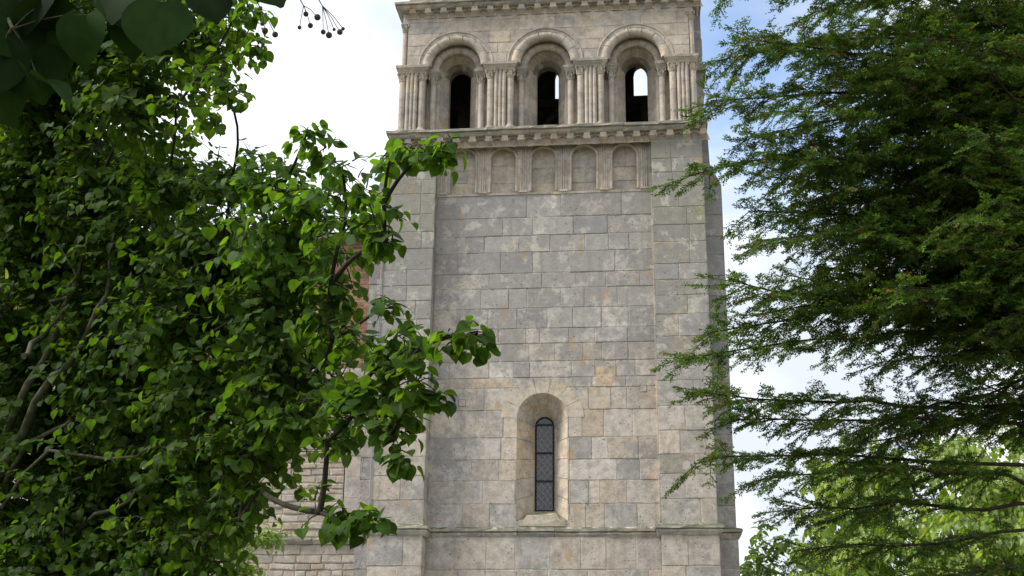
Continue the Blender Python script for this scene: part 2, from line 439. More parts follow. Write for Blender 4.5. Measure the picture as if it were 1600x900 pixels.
# ------------------------------------------------------------------ ground
mb = MB()
S = 3000
xs = [-S, -200, -40, 40, 200, S]
for i in range(5):
    for j in range(5):
        mb.quad((xs[i], xs[j], 0), (xs[i + 1], xs[j], 0), (xs[i + 1], xs[j + 1], 0), (xs[i], xs[j + 1], 0), (.08, .1, .04))
gr = mb.build('ground', GRASS); gr['kind'] = 'structure'
mb = MB(); mb.quad((-40, -5.2, .006), (40, -5.2, .006), (40, -2.6, .006), (-40, -2.6, .006), (.3, .27, .22))
pa = mb.build('path', GRAVEL); pa['kind'] = 'structure'

# ------------------------------------------------------------------ bell tower
tower = thing('bell_tower', 'tall weathered pale limestone bell tower with three arched belfry openings above a blind arcade', 'tower', (0, 3.0, 0))
T = tower
FY, WY = 0.0, 0.42
def front(y): return lambda u, v, d: (u, y + d, v)
def east(x): return lambda u, v, d: (x - d, u, v)     # u is y
def west(x): return lambda u, v, d: (x + d, u, v)
def batter(z): return .22 * max(0, min(1, (z - 4.87) / 7.8))
def bfront(u, v, d): return (u, batter(v) + d, v)

WZ = [11.60, 11.094, 10.704, 10.349, 9.904, 9.583, 9.172, 8.753, 8.446, 8.087, 7.761, 7.558, 7.118, 6.583, 6.159, 5.759, 5.321, 4.86]
WJ = [[-1.85, -0.35, 0.34, 1.56], [-1.62, -0.84, -0.23, 0.59, 1.27], [-1.58, -1.2, -0.5, 0.12, 0.82, 1.29, 1.7], [-1.74, -0.87, -0.23, 0.49, 1.41],
      [-1.55, -1.09, -0.04, 0.64, 1.23, 1.9], [-1.25, -0.7, -0.34, 0.33, 0.8, 1.45], [-1.54, -1.1, -0.53, 0.07, 0.57, 1.13, 1.66], [-1.45, -0.89, -0.35, -0.08, 0.49, 1.0, 1.63],
      [-1.77, -0.87, -0.28, 0.21, 0.77, 1.13, 1.64], [-1.85, -1.07, -0.58, -0.27, 0.54, 1.0, 1.4, 1.77], [-1.39, -0.59, 0.56, 0.94, 1.29, 1.58], [-1.65, -1.15, -0.61, 0.56, 0.86, 1.29, 1.6],
      [-1.25, -0.77, 0.48, 0.74, 1.15, 1.7], [-1.77, -0.81, 0.5, 0.92, 1.23, 1.8], [-1.37, -0.84, 0.5, 1.39, 1.82], [-1.57, -1.14, -0.53, 0.52, 0.86, 1.07, 1.57], [-1.53, -1.01, 0.49, 0.8, 1.15, 1.75]]
NICHE = (-.025, .488, 6.966, 5.0)
LX, RX = -2.2, 2.18
# main wall between the buttresses
mb = MB()
spec = {(9, 4): (.47, .33, .17), (10, 3): (.47, .36, .20), (9, 5): (.36, .355, .34), (7, 4): (.45, .44, .415)}
ashlar(mb, front(WY), LX, RX, WZ, tone_wall, joints=[j for j in reversed(WJ)], holes=[NICHE])
# lower stage, a little proud
ashlar(mb, front(WY - .06), LX, RX, [0, .5, .95, 1.4, 1.8, 2.2, 2.6, 3.0, 3.4, 3.75, 4.104, 4.70], tone_low, lo=.35, hi=.75)
# orange block, square putlog patches
for (x0, x1, z0, z1, tn) in ((1.01, 1.39, 7.57, 7.99, (.43, .345, .24)), (.87, 1.28, 7.13, 7.54, (.42, .365, .285))):
    mb.quad((x0, WY - .0055, z0), (x1, WY - .0055, z0), (x1, WY - .0055, z1), (x0, WY - .0055, z1), tn)
for (x, z) in ((1.912, 7.513), (-1.581, 7.274), (-1.6, 8.93)):
    mb.box(x - .072, x + .072, WY - .0055, WY + .01, z - .072, z + .072, (.13, .12, .10)); mb.box(x - .06, x + .06, WY - .0075, WY + .01, z - .06, z + .06, (.42, .39, .33), .001, rng)
mb.box(RX - .03, RX - .002, WY - .014, WY + .01, 4.87, 11.6, (.44, .385, .29), .004, rng)
wall = mb.build('wall', STONE, T)
# sides and back of the tower shaft, roof out of sight above
mb = MB()
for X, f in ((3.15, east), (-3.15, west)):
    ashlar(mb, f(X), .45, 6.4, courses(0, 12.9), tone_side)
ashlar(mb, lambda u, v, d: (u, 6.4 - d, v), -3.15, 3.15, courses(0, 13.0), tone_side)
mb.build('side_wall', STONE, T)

# front buttresses
BZ = [12.70, 12.534, 12.198, 11.893, 11.583, 11.139, 10.754, 10.392, 9.936, 9.6, 9.283, 8.896, 8.449, 8.007, 7.576, 7.09, 6.615, 6.17, 5.801, 5.342, 4.86]
for (x0, x1) in ((-3.2, LX), (RX, 3.2)):
    mb = MB()
    ashlar(mb, bfront, x0, x1, BZ, tone_butt, lo=.36, hi=.85, jit=.005)
    xin, xout, so_ = (x1, x0, -1) if x0 < 0 else (x0, x1, 1)
    P = (lambda u, v, d, X=xin, s=so_: (X + s * d, max(u, batter(v) + .002), v))
    ashlar(mb, P, 0.0, WY + .02, BZ, tone_butt, lo=.45, hi=.6)
    P = (lambda u, v, d, X=xout, s=so_: (X - s * d, max(u, batter(v) + .002), v))
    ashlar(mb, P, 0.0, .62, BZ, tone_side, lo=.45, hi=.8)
    # below the string course
    o = .025
    lowz = [0, .5, .95, 1.4, 1.8, 2.2, 2.6, 3.0, 3.4, 3.75, 4.131, 4.70]
    xa_, xb_ = (x0 - o, x1) if x0 < 0 else (x0, x1 + o)
    ashlar(mb, front(-.03), xa_, xb_, lowz, tone_low, lo=.4, hi=.7)
    ashlar(mb, (lambda u, v, d, X=xin, s=so_: (X + s * d, u, v)), -.03, WY - .04, lowz, tone_low)
    ashlar(mb, (lambda u, v, d, X=xout + so_ * o, s=so_: (X - s * d, u, v)), -.03, .62, lowz, tone_side)
    mb.build('buttress', STONE, T)
# side buttresses, seen edge on to the right of the front, with a sloped offset near the top
for s in (1, -1):
    mb = MB()
    def prof(z): return 3.57 if z < 11.75 else (3.57 - (z - 11.75) / .5 * .23 if z < 12.25 else 3.34)
    bz = courses(4.86, 11.75, .38, .52) + [12.0, 12.25, 12.5, 12.8]
    def P(u, v, d, s=s): return (s * (3.14 + u * (prof(v) - 3.14)), .6 + d, v)
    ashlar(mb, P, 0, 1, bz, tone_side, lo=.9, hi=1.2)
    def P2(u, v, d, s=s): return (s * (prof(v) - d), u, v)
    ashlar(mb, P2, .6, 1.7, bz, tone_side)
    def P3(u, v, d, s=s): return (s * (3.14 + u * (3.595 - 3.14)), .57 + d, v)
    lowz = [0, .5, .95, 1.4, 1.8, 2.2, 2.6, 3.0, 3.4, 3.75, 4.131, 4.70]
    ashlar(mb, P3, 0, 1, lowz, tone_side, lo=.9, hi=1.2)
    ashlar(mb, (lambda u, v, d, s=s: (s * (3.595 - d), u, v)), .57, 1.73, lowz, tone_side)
    mb.add([(s * 3.1, y_, z_) for y_ in (.613, 1.69) for z_ in (4.9, 12.8)] + [(s * 3.557, y_, z_) for y_ in (.613, 1.69) for z_ in (4.9, 11.75)] + [(s * 3.327, y_, z_) for y_ in (.613, 1.69) for z_ in (12.25, 12.8)],
           [(0, 4, 5, 8, 9, 1), (2, 3, 11, 10, 7, 6), (4, 6, 7, 5), (5, 7, 10, 8), (8, 10, 11, 9)], MORT)
    mb.build('side_buttress', STONE, T)

def tone_ledge(x, z):
    c = rng.choice([(.36, .335, .285), (.33, .312, .265), (.39, .355, .295), (.31, .295, .255)]); k = rng.uniform(.85, 1.1); return tuple(q * k for q in c)
# string course running round the buttresses
mb = MB()
pth = [(-3.15, 6.4), (-3.15, 1.7), (-3.57, 1.7), (-3.57, .6), (-3.2, .6), (-3.2, 0), (LX, 0), (LX, WY), (RX, WY), (RX, 0), (3.2, 0), (3.2, .6), (3.57, .6), (3.57, 1.7), (3.15, 1.7), (3.15, 6.4)]
sweep(mb, pth, [(-.05, 4.672), (.035, 4.674), (.05, 4.69), (.075, 4.735), (.085, 4.75), (.085, 4.775), (.068, 4.782), (.068, 4.792), (.105, 4.80), (.11, 4.845), (.09, 4.865), (-.05, 4.905)], tone_ledge, stones=.75, jit=.007)
mb.build('string_course', LEDGE, T)

# blind arcade
PAN = [(-1.675, .262), (-.84, .255), (-.012, .243), (.811, .252), (1.634, .246)]
AZ0, AZ1, ASP = 11.64, 12.70, 12.385
mb = MB()
holes = [(c, r, ASP, AZ0) for c, r in PAN]
ashlar(mb, front(WY - .01), LX, RX, [11.60, 11.64, 12.0, 12.385, 12.70], tone_bel, lo=.5, hi=.9, holes=holes, dep=.003, gap=.003, jit=.001)
for c, r in PAN:     # reveals of each panel
    pr = [(c - r, AZ0)] + [(c - r * math.cos(a), ASP + r * math.sin(a)) for a in np.linspace(0, math.pi, 17)] + [(c + r, AZ0)]
    for (a, z0), (b_, z1) in zip(pr, pr[1:] + pr[:1]):
        mb.quad((a, WY - .01, z0), (b_, WY - .01, z1), (b_, WY + .105, z1), (a, WY + .105, z0), (.38, .345, .29))
mb.build('arcade_wall', CARVED, T)
for c, r in PAN:
    mb = MB()
    ashlar(mb, front(WY + .10), c - r - .01, c + r + .01, [AZ0 - .01, AZ0 + .24 + rng.uniform(-.04, .04), AZ0 + .58 + rng.uniform(-.06, .06), ASP + r + .01], tone_bel, lo=.25, hi=.45, gap=.005, dep=.008)
    path = [(c - r - .02, WY - .008, AZ0 + .02)] + [(c - (r + .02) * math.cos(a), WY - .008, ASP + (r + .02) * math.sin(a)) for a in np.linspace(0, math.pi, 21)] + [(c + r + .02, WY - .008, AZ0 + .02)]
    mb.tube(path, [.027] * len(path), 10, tone_bel(0, 0))
    mb.build('blind_arch', CARVED, T)
for xc in (-2.08, -1.257, -.426, .40, 1.222, 2.03):
    mb = MB()
    for dx in (-.043, 0, .043):
        mb.tube([(xc + dx, WY - .015, AZ0 + .03), (xc + dx, WY - .015, AZ1 - .02)], [.019, .019], 10, tone_bel(0, 0))
    mb.box(xc - .085, xc + .085, WY - .04, WY + .0, AZ0 - .005, AZ0 + .035, tone_bel(0, 0), .004, rng)
    mb.build('colonnette', CARVED, T)
mb = MB(); sweep(mb, [(LX + .003, WY), (RX - .003, WY)], [(-.02, 11.585), (.012, 11.59), (.016, 11.635), (-.02, 11.65)], tone_bel, stones=.6, jit=.004)
mb.build('arcade_sill', CARVED, T)

# corbel tables (one under the belfry, one at the top)
def corbel_table(y, x0, x1, zb, zt, n, first, step, cy, ctop, sides):
    mb = MB()
    ashlar(mb, front(y), x0, x1, [zb - (.012 if y < .3 else .1), zt + .02], tone_bel, lo=.33, hi=.36, gap=.004, dep=.008)
    # small arches cut in the fascia between the corbels
    z0 = zt - .125
    for k in range(-1, n):
        xc = first + step * (k + .5); r = step * .5 - .062
        a0, a1 = xc - step / 2, xc + step / 2
        a0, a1 = max(a0, x0), min(a1, x1)
        if a1 - a0 < .02: continue
        st = strips_minus(a0, a1, z0, zt + .01, [(xc, r, zt - .03 - r, z0 - 1)], .025) or []
        tn = tone_bel(0, 0)
        for (ua, ub, va, vb, vt) in st:
            yf = y - .055
            mb.quad((ua, yf, va), (ub, yf, vb), (ub, yf, vt), (ua, yf, vt), tn)
            mb.quad((ua, yf, va), (ub, yf, vb), (ub, y + .01, vb), (ua, y + .01, va), tn)
    mb.build('corbel_band', CARVED, T)
    protos = []
    for k in range(n):
        x = first + step * k
        if len(protos) < 5:
            mb = MB(); h = zt - zb; wd = .058; dd = .14
            j = lambda: rng.uniform(-.008, .008)
            pr = [(0, h), (-dd + j(), h), (-dd + j(), h * .42 + j()), (-dd * .45 + j(), h * .15 + j()), (-.02, -.0), (0, -.0)]
            tp = .016
            vs_ = [(-wd - (tp if 1 < i < 5 else 0) + j() * .4, p[0], p[1]) for i, p in enumerate(pr)] + [(wd + (tp if 1 < i < 5 else 0) + j() * .4, p[0], p[1]) for i, p in enumerate(pr)]
            q = len(pr)
            fs = [(i, (i + 1) % q, q + (i + 1) % q, q + i) for i in range(q)] + [tuple(range(q))[::-1], tuple(range(q, 2 * q))]
            tq = tone_bel(0, 0); mb.add(vs_, fs, tuple(.95 * e for e in tq))
            # splayed backing carved on the slab behind
            mb.add([(-.135, -.004, -.006), (.135, -.004, -.006), (.075, -.004, h * .8), (-.075, -.004, h * .8), (-.075, -.03, -.01), (.075, -.03, -.01), (.07, -.03, h * .8), (-.07, -.03, h * .8)],
                   [(0, 1, 5, 4), (1, 2, 6, 5), (3, 0, 4, 7), (4, 5, 6, 7)], tone_bel(0, 0))
            o = mb.build('corbel', CARVED, T, (x, y - 3.0, zb), org=np.zeros(3))
            protos.append(o)
        else: dup(protos[k % 5], T, (x, y - 3.0, zb))
    mb = MB()
    sweep(mb, sides, [(-.12, ctop - .16), (.0, ctop - .158), (.03, ctop - .13), (.055, ctop - .095), (.06, ctop - .085), (.045, ctop - .08), (.05, ctop - .07), (.095, ctop - .06), (.10, ctop - .015), (.08, ctop), (-.12, ctop + .03)], tone_ledge, stones=.85, jit=.008)
    mb.build('cornice', LEDGE, T)
yb = .25
corbel_table(yb, -3.2, 3.2, 12.60, 12.79, 20, -3.125, .3345, 0, 12.95, [(-3.14, 6.45), (-3.14, .12), (3.22, .12), (3.22, 6.45)])
corbel_table(.33, -3.03, 3.12, 15.70, 15.87, 19, -2.815, .3345, 0, 16.02, [(-3.1, 6.4), (-3.1, .21), (3.22, .21), (3.22, 6.4)])
# infill ledge behind the cornice
mb = MB(); mb.box(-3.18, 3.2, .1, 6.4, 12.80, 12.94, (.3, .28, .23)); mb.box(-3.08, 3.2, .23, 1.1, 15.88, 15.98, (.3, .28, .23)); mb.build('ledge_slab', LEDGE, T)

# belfry: openings
XC = [-1.872, .022, 1.905]; SPR = 14.56
mb = MB()
ashlar(mb, front(.33), -2.92, 3.02, [SPR - .02, 14.82, 15.05, 15.33, 15.62], tone_bel, lo=.35, hi=.8, holes=[(c, .70, SPR, SPR - 1) for c in XC], dep=.008)
for X, f in ((3.1, east), (-3.02, west)):
    ashlar(mb, f(X), .36, 6.3, courses(12.95, 15.9), tone_side)
mb.build('belfry_wall', CARVED, T)
# upper stage, out of the picture, and the back wall with its three openings
mb = MB()
ashlar(mb, front(.5), -2.95, 3.05, courses(16.0, 20), tone_bel)
for X, f in ((3.05, east), (-2.95, west)): ashlar(mb, f(X), .5, 6.3, courses(16.0, 20), tone_side)
bh = [(c, .235, 17.25, 16.63) for c in (-2.0, .03, 2.06)]
for yy, dd in ((6.2, 0), (6.32, 0)):
    for (ua, ub, va, vb, vt) in strips_minus(-3.0, 3.08, 12.9, 20, bh):
        mb.quad((ua, yy, va), (ub, yy, vb), (ub, yy, vt), (ua, yy, vt), (.2, .19, .17))
for h in bh:
    pr = [(h[0] - h[1], h[3])] + [(h[0] - h[1] * math.cos(a), h[2] + h[1] * math.sin(a)) for a in np.linspace(0, math.pi, 13)] + [(h[0] + h[1], h[3])]
    for (a, z0), (b_, z1) in zip(pr, pr[1:] + pr[:1]): mb.quad((a, 6.2, z0), (b_, 6.2, z1), (b_, 6.32, z1), (a, 6.32, z0), (.25, .24, .21))
mb.build('upper_wall', STONE, T)
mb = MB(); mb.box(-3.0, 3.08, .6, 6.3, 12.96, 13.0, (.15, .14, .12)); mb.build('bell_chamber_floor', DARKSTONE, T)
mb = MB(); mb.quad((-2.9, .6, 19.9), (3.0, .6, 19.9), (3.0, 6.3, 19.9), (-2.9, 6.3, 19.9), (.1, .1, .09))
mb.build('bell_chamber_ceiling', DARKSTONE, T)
mb = MB()
for s in ((-3.2, .25, 3.3, .25), (3.3, .25, 3.3, 6.55), (3.3, 6.55, -3.2, 6.55), (-3.2, 6.55, -3.2, .25)):
    mb.add([(s[0], s[1], 20), (s[2], s[3], 20), (.05, 3.4, 22.3)], [(0, 1, 2)], (.16, .15, .155))
mb.build('roof', SLATE, T)
mb = MB()
for z in (13.95, 14.78):
    mb.box(-2.9, 3.0, 2.9, 3.12, z, z + .2, (.1, .1, .1))
for x in (-2.08, -.55, .75, 2.12): mb.box(x - .12, x + .12, 2.88, 3.14, 13.0, 14.78, (.1, .1, .1))
mb.tube([(2.2, 3.0, 13.9), (2.9, 3.0, 14.75)], [.09, .09], 6, (.1, .1, .1)); mb.tube([(-.5, 3.0, 13.9), (.1, 3.0, 14.75)], [.09, .09], 6, (.1, .1, .1))
mb.build('bell_frame', TIMBER, T)

def ring_strip(mb, c, z, r0, y0, r1, y1, n0, n1, tone, k=9, gap=.006, lift=.0):
    """voussoirs on the surface between two arcs"""
    for i in range(k):
        a0 = math.pi * i / k + gap / max(r0, r1) ; a1 = math.pi * (i + 1) / k - gap / max(r0, r1)
        tn = tone(0, 0)
        aa = np.linspace(a0, a1, 5)
        for a, b_ in zip(aa[:-1], aa[1:]):
            f = lambda r, y, an: (c - r * math.cos(an), y, z + r * math.sin(an))
            mb.quad(f(r0, y0, a), f(r0, y0, b_), f(r1, y1, b_), f(r1, y1, a), tn)
for c in XC:
    mb = MB()
    A = np.linspace(0, math.pi, 41)
    # hood bead, big roll (in stones), hollow, second order with chamfer, splay, inner opening
    mb.tube([(c - .785 * math.cos(a), .335, SPR + .785 * math.sin(a)) for a in A], [.024] * 41, 8, tone_bel(0, 0))
    k = 7
    for i in range(k):
        aa = np.linspace(math.pi * i / k + .008, math.pi * (i + 1) / k - .008, 8)
        rr = rng.uniform(.098, .106)
        mb.tube([(c - .628 * math.cos(a), .385, SPR + .628 * math.sin(a)) for a in aa], [rr] * 8, 14, tone_bel(0, 0))
    for (r0, y0, r1, y1, kk) in ((.715, .33, .70, .44, 9), (.70, .44, .54, .60, 9), (.58, .55, .515, .525, 9), (.515, .525, .435, .525, 9), (.435, .525, .40, .565, 9), (.40, .565, .40, .70, 9), (.40, .70, .235, 1.0, 7), (.235, 1.0, .235, 1.2, 7)):
        zz = SPR if r1 > .39 else SPR
        ring_strip(mb, c, SPR, r0, y0, r1, y1, 0, 0, tone_bel, kk, .004)
    # dark joint behind the stones
    for (r0, y0, r1, y1) in ((.72, .345, .71, .45), (.71, .45, .55, .61), (.59, .56, .52, .535), (.52, .535, .44, .535), (.44, .535, .405, .57), (.405, .57, .405, .70), (.405, .70, .228, 1.005), (.228, 1.0, .228, 1.2)):
        ring_strip(mb, c, SPR, r0, y0, r1, y1, 0, 0, lambda a, b: (.2, .18, .15), 9, 0)
    # sloped inner sill and jambs below springing are part of the piers
    mb.build('belfry_arch', CARVED, T)
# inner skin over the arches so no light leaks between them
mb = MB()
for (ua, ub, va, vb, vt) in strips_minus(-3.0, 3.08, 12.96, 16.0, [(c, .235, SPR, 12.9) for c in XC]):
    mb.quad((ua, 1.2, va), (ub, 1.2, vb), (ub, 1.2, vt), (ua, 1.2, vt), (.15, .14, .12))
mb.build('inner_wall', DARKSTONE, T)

# piers with pilaster, columns and nook shafts
ZB = 13.02
def prism_blocks(mb, poly, z0, z1):
    zz = courses(z0, z1, .28, .42)
    for a, b_ in zip(zz[:-1], zz[1:]): mb.prism(poly, a, b_ - .004, tone_bel(0, 0))
    mx_ = sum(p[0] for p in poly) / len(poly)
    mb.prism([(x + (.005 if x < mx_ else -.005), y + .005) for x, y in poly], z0 + .001, z1 - .006, (.24, .22, .18))
piers = [(-2.80, None, -2.80), (-.925, -.925, -.925), (.9635, .9635, .9635), (2.868, None, 2.868)]
def column(loc, r, h, tall_cap=.19):
    mb = MB(); n = 3
    z = 0
    hs = [h * f for f in (.62, .38)]
    for q in hs:
        mb.lathe((0, 0, z), [(r, 0.002), (r, q - .002)], 14, tone_bel(0, 0)); z += q
    c = mb.build('column', CARVED, T, (loc[0], loc[1] - 3.0, loc[2]), smooth=False, org=np.zeros(3))
    mb = MB()
    mb.lathe((0, 0, -.075), [(r * 1.5, 0), (r * 1.5, .02), (r * 1.42, .032), (r * 1.18, .045), (r * 1.3, .058), (r * 1.05, .076)], 14, tone_bel(0, 0))
    mb.box(-r * 1.5, r * 1.5, -r * 1.5, r * 1.5, -.12, -.07, tone_bel(0, 0), .003, rng)
    mb.build('base', CARVED, c, org=np.zeros(3))
    mb = MB(); tn = tone_bel(0, 0)
    mb.lathe((0, 0, h), [(r * 1.02, 0), (r * 1.2, .008), (r * 1.2, .02), (r * 1.02, .028), (r * 1.1, .06), (r * 1.3, tall_cap * .75), (r * 1.42, tall_cap)], 12, tn)
    for k in range(8):          # carved leaves
        a = k * math.pi / 4 + math.pi / 8; dx, dy = math.cos(a), math.sin(a); rr = r * 1.08
        zz = h + tall_cap * (.62 if k % 2 else .8)
        tx, ty = -dy * r * .36, dx * r * .36
        mb.add([(dx * rr + tx, dy * rr + ty, h + .035), (dx * rr - tx, dy * rr - ty, h + .035), (dx * rr * 1.28 - tx, dy * rr * 1.28 - ty, zz), (dx * rr * 1.28 + tx, dy * rr * 1.28 + ty, zz), (dx * rr * 1.5, dy * rr * 1.5, zz - .02), (dx * rr * 1.12, dy * rr * 1.12, h + .04)],
               [(0, 1, 5), (0, 5, 4, 3), (1, 2, 4, 5), (3, 4, 2)], tn)
    for sx in (-1, 1):
        for sy in (-1, 1):
            mb.tube([(sx * r * 1.15, sy * r * 1.15, h + tall_cap * .62), (sx * r * 1.35, sy * r * 1.35, h + tall_cap * .93)], [r * .26, r * .34], 7, tn)
    mb.box(-r * 1.42, r * 1.42, -r * 1.42, r * 1.42, h + tall_cap * .92, h + tall_cap + .01, tn, .003, rng)
    mb.build('capital', CARVED, c, org=np.zeros(3))
    return c
proto_main = column((-.925 - .205, .40, ZB + .13), .070, 1.07)
proto_nook = None
first = True
for i, (xc, _, _) in enumerate(piers):
    L_, R_ = i > 0, i < 3              # has an opening on that side
    # masonry core
    if L_ and R_:
        gl = (xc - XC[i - 1]) - .235; gr_ = (XC[i] - xc) - .235
        poly = [(-.27, .44), (.27, .44), (.27, .64), (.545, .64), (.545, .70), (gr_, 1.0), (gr_, 1.2), (-gl, 1.2), (-gl, 1.0), (-.545, .70), (-.545, .64), (-.27, .64)]
    elif R_:
        gr_ = (XC[i] - xc) - .235
        poly = [(-.215, .44), (.27, .44), (.27, .64), (.545, .64), (.545, .70), (gr_, 1.0), (gr_, 1.2), (-.215, 1.2)]
    else:
        gl = (xc - XC[i - 1]) - .235
        poly = [(-.27, .44), (.225, .44), (.225, 1.2), (-gl, 1.2), (-gl, 1.0), (-.545, .70), (-.545, .64), (-.27, .64)]
    mb = MB(); prism_blocks(mb, [(x + xc, y) for x, y in poly], ZB - .08, SPR + .01)
    # plinth
    e0, e1 = (-.34 if L_ else -.27), (.34 if R_ else .27)
    mb.box(xc + e0, xc + e1, .27, .5, ZB - .10, ZB + .015, tone_bel(0, 0), .006, rng)
    if R_: mb.box(xc + e1 + .003, xc + .56, .44, .66, ZB - .1, ZB + .0, tone_bel(0, 0), .005, rng)
    if L_: mb.box(xc - .56, xc + e0 - .003, .44, .66, ZB - .1, ZB + .0, tone_bel(0, 0), .005, rng)
    mb.build('pier', CARVED, T)
    # fluted pilaster: three rolls on a flat strip
    mb = MB()
    zz = courses(ZB + .06, 14.40, .3, .5)
    for a, b_ in zip(zz[:-1], zz[1:]):
        tn = tone_bel(0, 0)
        mb.box(xc - .125, xc + .125, .345, .46, a + .002, b_ - .002, tn)
        for dx in (-.082, 0, .082): mb.tube([(xc + dx, .343, a + .002), (xc + dx, .343, b_ - .002)], [.036, .036], 12, tn)
    mb.box(xc - .13, xc + .13, .29, .46, ZB + .015, ZB + .06, tone_bel(0, 0), .003, rng)
    mb.build('pilaster', CARVED, T)
    for s in (-1, 1):
        x = xc + s * .205; has = (s < 0 and L_) or (s > 0 and R_)
        loc = (x, .40, ZB + .13)
        if i == 1 and s < 0: pass
        else: dup(proto_main, T, (loc[0], loc[1] - 3.0, loc[2]))
        if has:
            loc = (xc + s * .425, .56, ZB + .12)
            if proto_nook is None: proto_nook = column(loc, .062, 1.06, .17)
            else: dup(proto_nook, T, (loc[0], loc[1] - 3.0, loc[2]))
    # abaci
    mb = MB()
    e0, e1 = (-.30 if L_ else -.27), (.30 if R_ else .27)
    prof = [(-.02, 14.395), (.0, 14.397), (.015, 14.43), (.045, 14.47), (.05, 14.48), (.05, 14.495), (.065, 14.50), (.07, 14.55), (.055, 14.565), (-.05, 14.575)]
    pth = [(xc + e0, .62), (xc + e0, .305), (xc + e1, .305), (xc + e1, .62)]
    sweep(mb, pth, prof, tone_ledge, stones=.9, jit=.003)
    mb.box(xc + e0, xc + e1, .31, .8, 14.40, 14.555, tone_ledge(0, 0))
    prof2 = [(-.02, 14.365), (.0, 14.367), (.012, 14.39), (.03, 14.43), (.035, 14.45), (.045, 14.455), (.05, 14.505), (-.04, 14.52)]
    for s, has in ((-1, L_), (1, R_)):
        if not has: continue
        a, b_ = (xc + s * .33, xc + s * .52)
        if s > 0: pth = [(a, .47), (b_, .47), (b_, .72)]
        else: pth = [(b_, .72), (b_, .47), (a, .47)]
        sweep(mb, pth, prof2, tone_ledge, stones=.9, jit=.003)
        mb.box(min(a, b_), max(a, b_), .475, .72, 14.37, 14.555, tone_bel(0, 0))
    mb.build('abacus', LEDGE, T)
# upper corner shafts
for x in (-2.985, 3.07):
    dupc = column((x, .39, SPR + .03), .058, .80, .2)
# pilaster on the right side face, seen edge on
mb = MB()
zz = courses(12.95, 15.75, .3, .45)
for a, b_ in zip(zz[:-1], zz[1:]): mb.box(3.09, 3.30 + rng.uniform(-.01, .01), .8, 1.5, a + .002, b_ - .002, tone_side(0, 0), .003, rng)
mb.box(3.09, 3.37, .72, 1.6, 14.42, 14.56, tone_ledge(0, 0), .006, rng)
mb.build('side_pilaster', STONE, T)

# niche window low in the wall
cx, rf, zsf, zbf = NICHE; cb, rb, zsb, zbb, YB = -.013, .178, 6.90, 5.25, .90
def outl(c, r, zs, zb, y):
    left = [(c - r, z) for z in np.linspace(zb, zs, 6)]
    arc = [(c - r * math.cos(a), zs + r * math.sin(a)) for a in np.linspace(0, math.pi, 8)]
    right = [(c + r, z) for z in np.linspace(zs, zb, 6)]
    return [(x, y, z) for x, z in left + arc[1:-1] + right]
fo, bo = outl(cx, rf, zsf, zbf, WY - .004), outl(cb, rb, zsb, zbb, YB)
mb = MB()
fo2, bo2 = outl(cx, rf + .012, zsf, zbf, WY), outl(cb, rb + .012, zsb, zbb, YB)
for i in range(len(fo) - 1): mb.quad(fo2[i], fo2[i + 1], bo2[i + 1], bo2[i], (.34, .30, .25))
for i in range(len(fo) - 1):
    A_, B_, C_, D_ = [np.array(p) for p in (fo[i], fo[i + 1], bo[i + 1], bo[i])]
    tn = rng.choice([(.41, .365, .30), (.43, .375, .295), (.40, .365, .315), (.43, .36, .265), (.42, .385, .33)])
    g = .012
    nsub = 6
    E0, E1 = A_ + (B_ - A_) * g, B_ + (A_ - B_) * g; F0, F1 = D_ + (C_ - D_) * g, C_ + (D_ - C_) * g
    # arc smoothness: split across and follow the true circle between the joints
    if 5 <= i <= 11:
        k = i - 5; a0 = math.pi * k / 7 + .006; a1 = math.pi * (k + 1) / 7 - .006
        aa = np.linspace(a0, a1, nsub)
        for p, q in zip(aa[:-1], aa[1:]):
            ff = lambda an: (cx - rf * math.cos(an), WY - .004, zsf + rf * math.sin(an)); bb = lambda an: (cb - rb * math.cos(an), YB, zsb + rb * math.sin(an))
            mb.quad(ff(p), ff(q), bb(q), bb(p), tn)
    else: mb.quad(E0, E1, F1, F0, tn)
# sloping sill and its step
mb.quad((cx - rf, WY - .004, zbf), (cx + rf, WY - .004, zbf), (cb + rb, YB, zbb), (cb - rb, YB, zbb), (.38, .35, .29))
mb.add([(cx - .36, WY + .02, zbf - .02), (cx + .36, WY + .02, zbf - .02), (cx + .30, WY + .02, zbf + .10), (cx - .30, WY + .02, zbf + .10), (cb - .22, YB - .02, zbb), (cb + .22, YB - .02, zbb)], [(0, 1, 2, 3), (3, 2, 5, 4), (0, 3, 4), (1, 5, 2)], (.40, .36, .29))
mb.box(cx - .44, cx + .44, WY - .02, WY + .06, 4.9, zbf + .02, (.37, .34, .27), .01, rng)
# voussoirs round the head, a few mm proud
for i in range(7):
    a0 = math.pi * i / 7 + .012; a1 = math.pi * (i + 1) / 7 - .012; ro = .80 + rng.uniform(-.02, .02)
    tn = rng.choice([(.40, .365, .30), (.42, .375, .295), (.36, .345, .315), (.43, .38, .29), (.38, .36, .32)])
    aa = np.linspace(a0, a1, 6); yv = WY - .007
    f = lambda r, an: (cx - r * math.cos(an), yv, zsf + r * math.sin(an))
    for p, q in zip(aa[:-1], aa[1:]): mb.quad(f(rf, p), f(rf, q), f(ro, q), f(ro, p), tn)
    for an in (a0, a1): mb.quad(f(rf, an), f(ro, an), tuple(np.array(f(ro, an)) + (0, .01, 0)), tuple(np.array(f(rf, an)) + (0, .01, 0)), tn)
niche = mb.build('window_niche', STONE, T)
mb = MB()
gl = outl(cb, rb, zsb, zbb, YB - .012)
mb.add(gl, [tuple(range(len(gl)))], (.1, .1, .1))
win = mb.build('lancet_window', GLASS, T)
mb = MB()     # lead lattice clipped to the light
def inside(x, z): return zbb < z < (zsb + math.sqrt(max(rb * rb - (x - cb) ** 2, 0)) if abs(x - cb) < rb else -1)
sl_ = 1.25; st_ = .118
